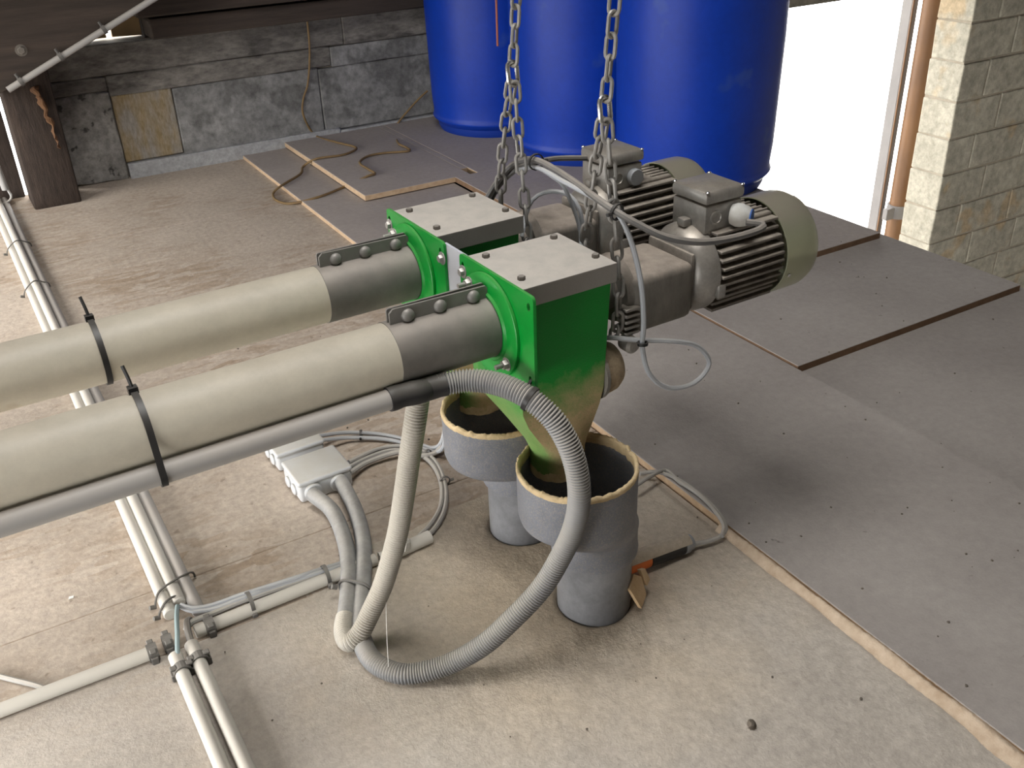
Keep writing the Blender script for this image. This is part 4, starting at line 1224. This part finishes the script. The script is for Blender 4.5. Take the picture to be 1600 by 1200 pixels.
def wide_tie(y, x0, x1, ztop, label, sl=0.0):
    bm = B()
    pts = [Vector((x0 - 0.004, y - sl, 0.003)), Vector((x0 - 0.002, y - sl, 0.014)), Vector((x0 + 0.008, y - sl * .5, 0.0235)), Vector(((x0 + x1) / 2, y, ztop)), Vector((x1 - 0.006, y + sl * .6, 0.021)), Vector((x1 + 0.003, y + sl, 0.012)), Vector((x1 + 0.004, y + sl, 0.003))]
    tube(bm, spline(pts, 0.004), 0.0018, 6)
    cyl(bm, pts[0] + Vector((0, 0, 0.003)), pts[0] + Vector((-0.008, -0.002, 0.006)), 0.0035, seg=8)
    return tag(put('cable_tie', bm, 'clip'), label, 'cable tie')
wide_tie(1.262, 0.072, 0.134, 0.0255, 'grey wire tie over the three conduits just before the cable knot', 0.02)
wide_tie(1.225, 0.072, 0.105, 0.0245, 'short grey wire tie at the end of the left white conduit', 0.01)
wide_tie(2.66, 0.050, 0.110, 0.0345, 'dark wire tie over the three conduits nearer the rear tube', 0.02)
wide_tie(3.02, 0.046, 0.108, 0.0345, 'dark wire tie over the three conduits nearest the far post', 0.02)

cab('tee1', 0.0036, 'cable', 'upper light grey cable of the bundle beside the right crossing conduit')
cab('tee2', 0.0036, 'cable', 'middle light grey cable of the bundle beside the right crossing conduit')
cab('tee3', 0.0046, 'cable_dust', 'thick dusty cable of the bundle beside the right crossing conduit')
cab('teeg', 0.0034, 'cable_green', 'grey-green cable bridging the gap between the conduits')
cab([(0.105, 1.178, 0.012), (0.100, 1.165, 0.022), (0.096, 1.147, 0.02), (0.0945, 1.128, 0.012)], 0.0050, 'cable_dark', 'short dark cable bent through the cable knot into the right bottom conduit')
cab('smallcable', 0.0040, 'cable_dust', 'short grey cable slipping under the crossing conduit at the left edge')
def wrap(p, d, r, label):
    bm = lathe(B(), [(r, -0.003), (r + 0.0015, -0.003), (r + 0.0015, 0.003), (r, 0.003)], p, d, 18, closed=True)
    bx(bm, p[0] - 0.004, p[0] + 0.004, p[1] - r - 0.006, p[1] - r + 0.002, 0.003, 0.010, 0.001, 1)
    return tag(put('cable_tie', bm, 'clip'), label, 'cable tie')
wrap((0.192, 1.1605, 0.0155), (1, 0, 0), 0.0165, 'grey tie holding the cable bundle to the right crossing conduit')
wrap((0.312, 1.160, 0.0145), (1, 0, 0), 0.0150, 'pale tie on the right crossing conduit close to the hose tails')
# cables from the junction boxes
cab('cable_loop1', 0.0042, 'cable_dust', 'outer dusty cable curving right of the junction box down to the probe')
cab('cable_loop2', 0.0042, 'cable_dust', 'inner dusty cable curving right of the junction box down to the probe')
cab('cable_up1', 0.0040, 'cable', 'upper light grey cable running from the rear junction box to the rear funnel')
cab('cable_up2', 0.0040, 'cable', 'lower light grey cable running from the rear junction box to the rear funnel')
cab('cable_up3', 0.0050, 'cable_dust', 'thick dusty cable running from the near junction box to the rear funnel')
small_tie((0.520, 1.516, 0.010), (1, -0.5, 0), 0.0085, 'small black tie on the two cables behind the junction box')
small_tie((0.586, 1.29, 0.009), (0.15, 1, 0), 0.0085, 'small grey tie low on the curving dusty cables', 'clip')
small_tie((0.598, 1.385, 0.009), (0.3, -1, 0), 0.0085, 'small grey tie high on the curving dusty cables', 'clip')

# level sensor right of the near funnel
ls = thing('level_sensor', 'dusty cylindrical level sensor with an orange end right of the nearer funnel', 'sensor', (0.78, 0.918, 0))
a_, b_ = Vector((0.690, 0.912, 0.030)), Vector((0.832, 0.913, 0.018))
ax = (b_ - a_).normalized()
put('sensor_end', cyl(B(), a_, a_ + ax * 0.056, 0.0150, seg=24, bev=0.001), 'orange', ls)['label'] = 'orange sensor end'
put('sensor_body', cyl(B(), a_ + ax * 0.0565, a_ + ax * 0.124, 0.0152, seg=24, bev=0.001), 'black', ls)
put('sensor_cap', lathe(B(), [(0.0152, 0.1245), (0.0155, 0.127), (0.0155, 0.134), (0.013, 0.138), (0.013, 0.143), (0.006, 0.146)], a_, ax, 24), 'plug_grey', ls)
bm = B()
# dust lying on top of the sensor
rings = []
for i in range(30):
    t_ = i / 29
    c_ = a_ + ax * (0.002 + 0.134 * t_)
    row = []
    for k in range(11):
        an = rad(30 + 130 * k / 10)
        rr_ = 0.0158 + 0.003 * math.sin(math.pi * k / 10) + 0.0006 * noise.noise(Vector((i * 0.9, k * 0.8, 3)))
        row.append(bm.verts.new(c_ + Vector((0, -1, 0)) * math.cos(an) * rr_ + Vector((0, 0, 1)) * math.sin(an) * rr_))
    rings.append(row)
for a, b in zip(rings, rings[1:]):
    for k in range(10):
        bm.faces.new((a[k], a[k + 1], b[k + 1], b[k]))
put('dust_layer', bm, 'meal', ls)
cab('sensor_cable1', 0.0036, 'cable_dust', 'outer dusty cable looping behind the orange-ended sensor')
cab('sensor_cable2', 0.0036, 'cable_dust', 'inner dusty cable looping behind the orange-ended sensor')

# brown cord
cab('cord', 0.0040, 'cord', 'brown cord hanging down the wall and winding over the loose panels')

# ---------------------------------------------------------------- dust and crumbs
def heap(x0, x1, y0, y1, nx, ny, fn, name, m, label):
    bm = B()
    g = [[bm.verts.new((x0 + (x1 - x0) * i / nx, y0 + (y1 - y0) * j / ny, 0)) for i in range(nx + 1)] for j in range(ny + 1)]
    for row in g:
        for v in row:
            v.co.z = fn(v.co.x, v.co.y)
    for j in range(ny):
        for i in range(nx):
            bm.faces.new((g[j][i], g[j][i + 1], g[j + 1][i + 1], g[j + 1][i]))
    o = put(name, bm, m, None, angle=89)
    tag(o, label, 'dust')
    o['kind'] = 'stuff'
    return o
def sm(t):
    t = max(0.0, min(1.0, t))
    return t * t * (3 - 2 * t)
def floor_dust(x, y):
    e = min(sm((x - 0.12) / 0.30), sm((0.912 - x) / 0.02), sm((y - 0.15) / 0.3), sm((1.27 - y) / 0.14))
    n1 = noise.noise(Vector((x * 9, y * 9, 0)))
    n2 = noise.noise(Vector((x * 34, y * 34, 4)))
    n3 = noise.noise(Vector((x * 120, y * 120, 9)))
    h = 0.0022 + 0.0022 * n1 + 0.0011 * n2 + 0.0006 * n3
    for cx, cy in ((0.637, 0.90), (0.641, 1.112)):
        r = math.hypot(x - cx, y - cy)
        h += 0.004 * math.exp(-((r - 0.10) / 0.07) ** 2)
        h -= 0.014 * math.exp(-(r / 0.0535) ** 12)
    return h * e - 0.0015 * (1 - e) - 0.0004
heap(0.10, 0.913, 0.15, 1.28, 230, 300, floor_dust, 'meal_dust', 'meal', 'thick layer of pale meal dust on the floor around the funnels')
def ridge(x, y):
    c = 0.912 - 0.004 * noise.noise(Vector((0, y * 14, 0)))
    w = 0.010 + 0.005 * noise.noise(Vector((3, y * 9, 0))) + 0.006 * sm((0.75 - y) / 0.4)
    d = abs(x - c) / max(w, 0.003)
    h = 0.0135 * math.exp(-d * d * 1.5) + 0.0016 * noise.noise(Vector((x * 160, y * 160, 0))) * math.exp(-d * d)
    return h - 0.0012
heap(0.875, 0.928, -0.2, 0.93, 26, 420, ridge, 'meal_ridge', 'meal_pale', 'pale ridge of meal along the edge of the raised floor panel')
# scattered crumbs, too many to count
bm = B()
def crumb(x, y, z, s):
    t = bmesh.new()
    bmesh.ops.create_icosphere(t, subdivisions=1, radius=s)
    for v in t.verts:
        v.co *= 0.75 + 0.5 * random.random()
        v.co.z *= 0.7
        v.co += Vector((x, y, z + s * 0.4))
    merge(bm, t)
for i in range(240):
    x, y = random.uniform(0.13, 2.05), random.uniform(0.35, 2.3)
    z = 0.0 if x < 0.915 else (0.013 if x < 1.395 else (0.001 if y < 1.24 else (0.018 if y < 1.645 else 0.035)))
    if 0.55 < x < 0.75 and 0.8 < y < 1.2:
        continue
    crumb(x, y, z + (0.003 if x < 0.91 and 0.4 < y < 1.2 else 0), random.uniform(0.0008, 0.0026))
o = put('crumbs', bm, 'crumb', None, smooth=False)
tag(o, 'scattered dark crumbs on the dusty floor', 'crumbs')
o['kind'] = 'stuff'
bm = B()
t = bmesh.new()
bmesh.ops.create_icosphere(t, subdivisions=2, radius=0.006)
for v in t.verts:
    v.co *= 0.8 + 0.4 * random.random()
    v.co += Vector((0.672, 0.598, 0.006))
merge(bm, t)
tag(put('pellet', bm, 'crumb'), 'single dark pellet lying on the dust at the lower right', 'pellet')

# cobweb thread hanging between the two hoses
tag(put('cobweb_thread', tube(B(), spline(PATHS['thread'], 0.01), 0.00045, 5), 'pale_chip'), 'fine pale cobweb thread hanging between the two hoses', 'thread')
bm = B()
plate(bm, [(0, 0), (0.008, 0.001), (0.009, 0.005), (0.002, 0.006)], [], (-0.043, 1.338, 0.0005), (1, 0, 0), (0, 1, 0), (0, 0, 1), 0.002)
tag(put('paper_scrap', bm, 'pale_chip', smooth=False), 'tiny white scrap lying on the bare tan boards at the left', 'scrap')
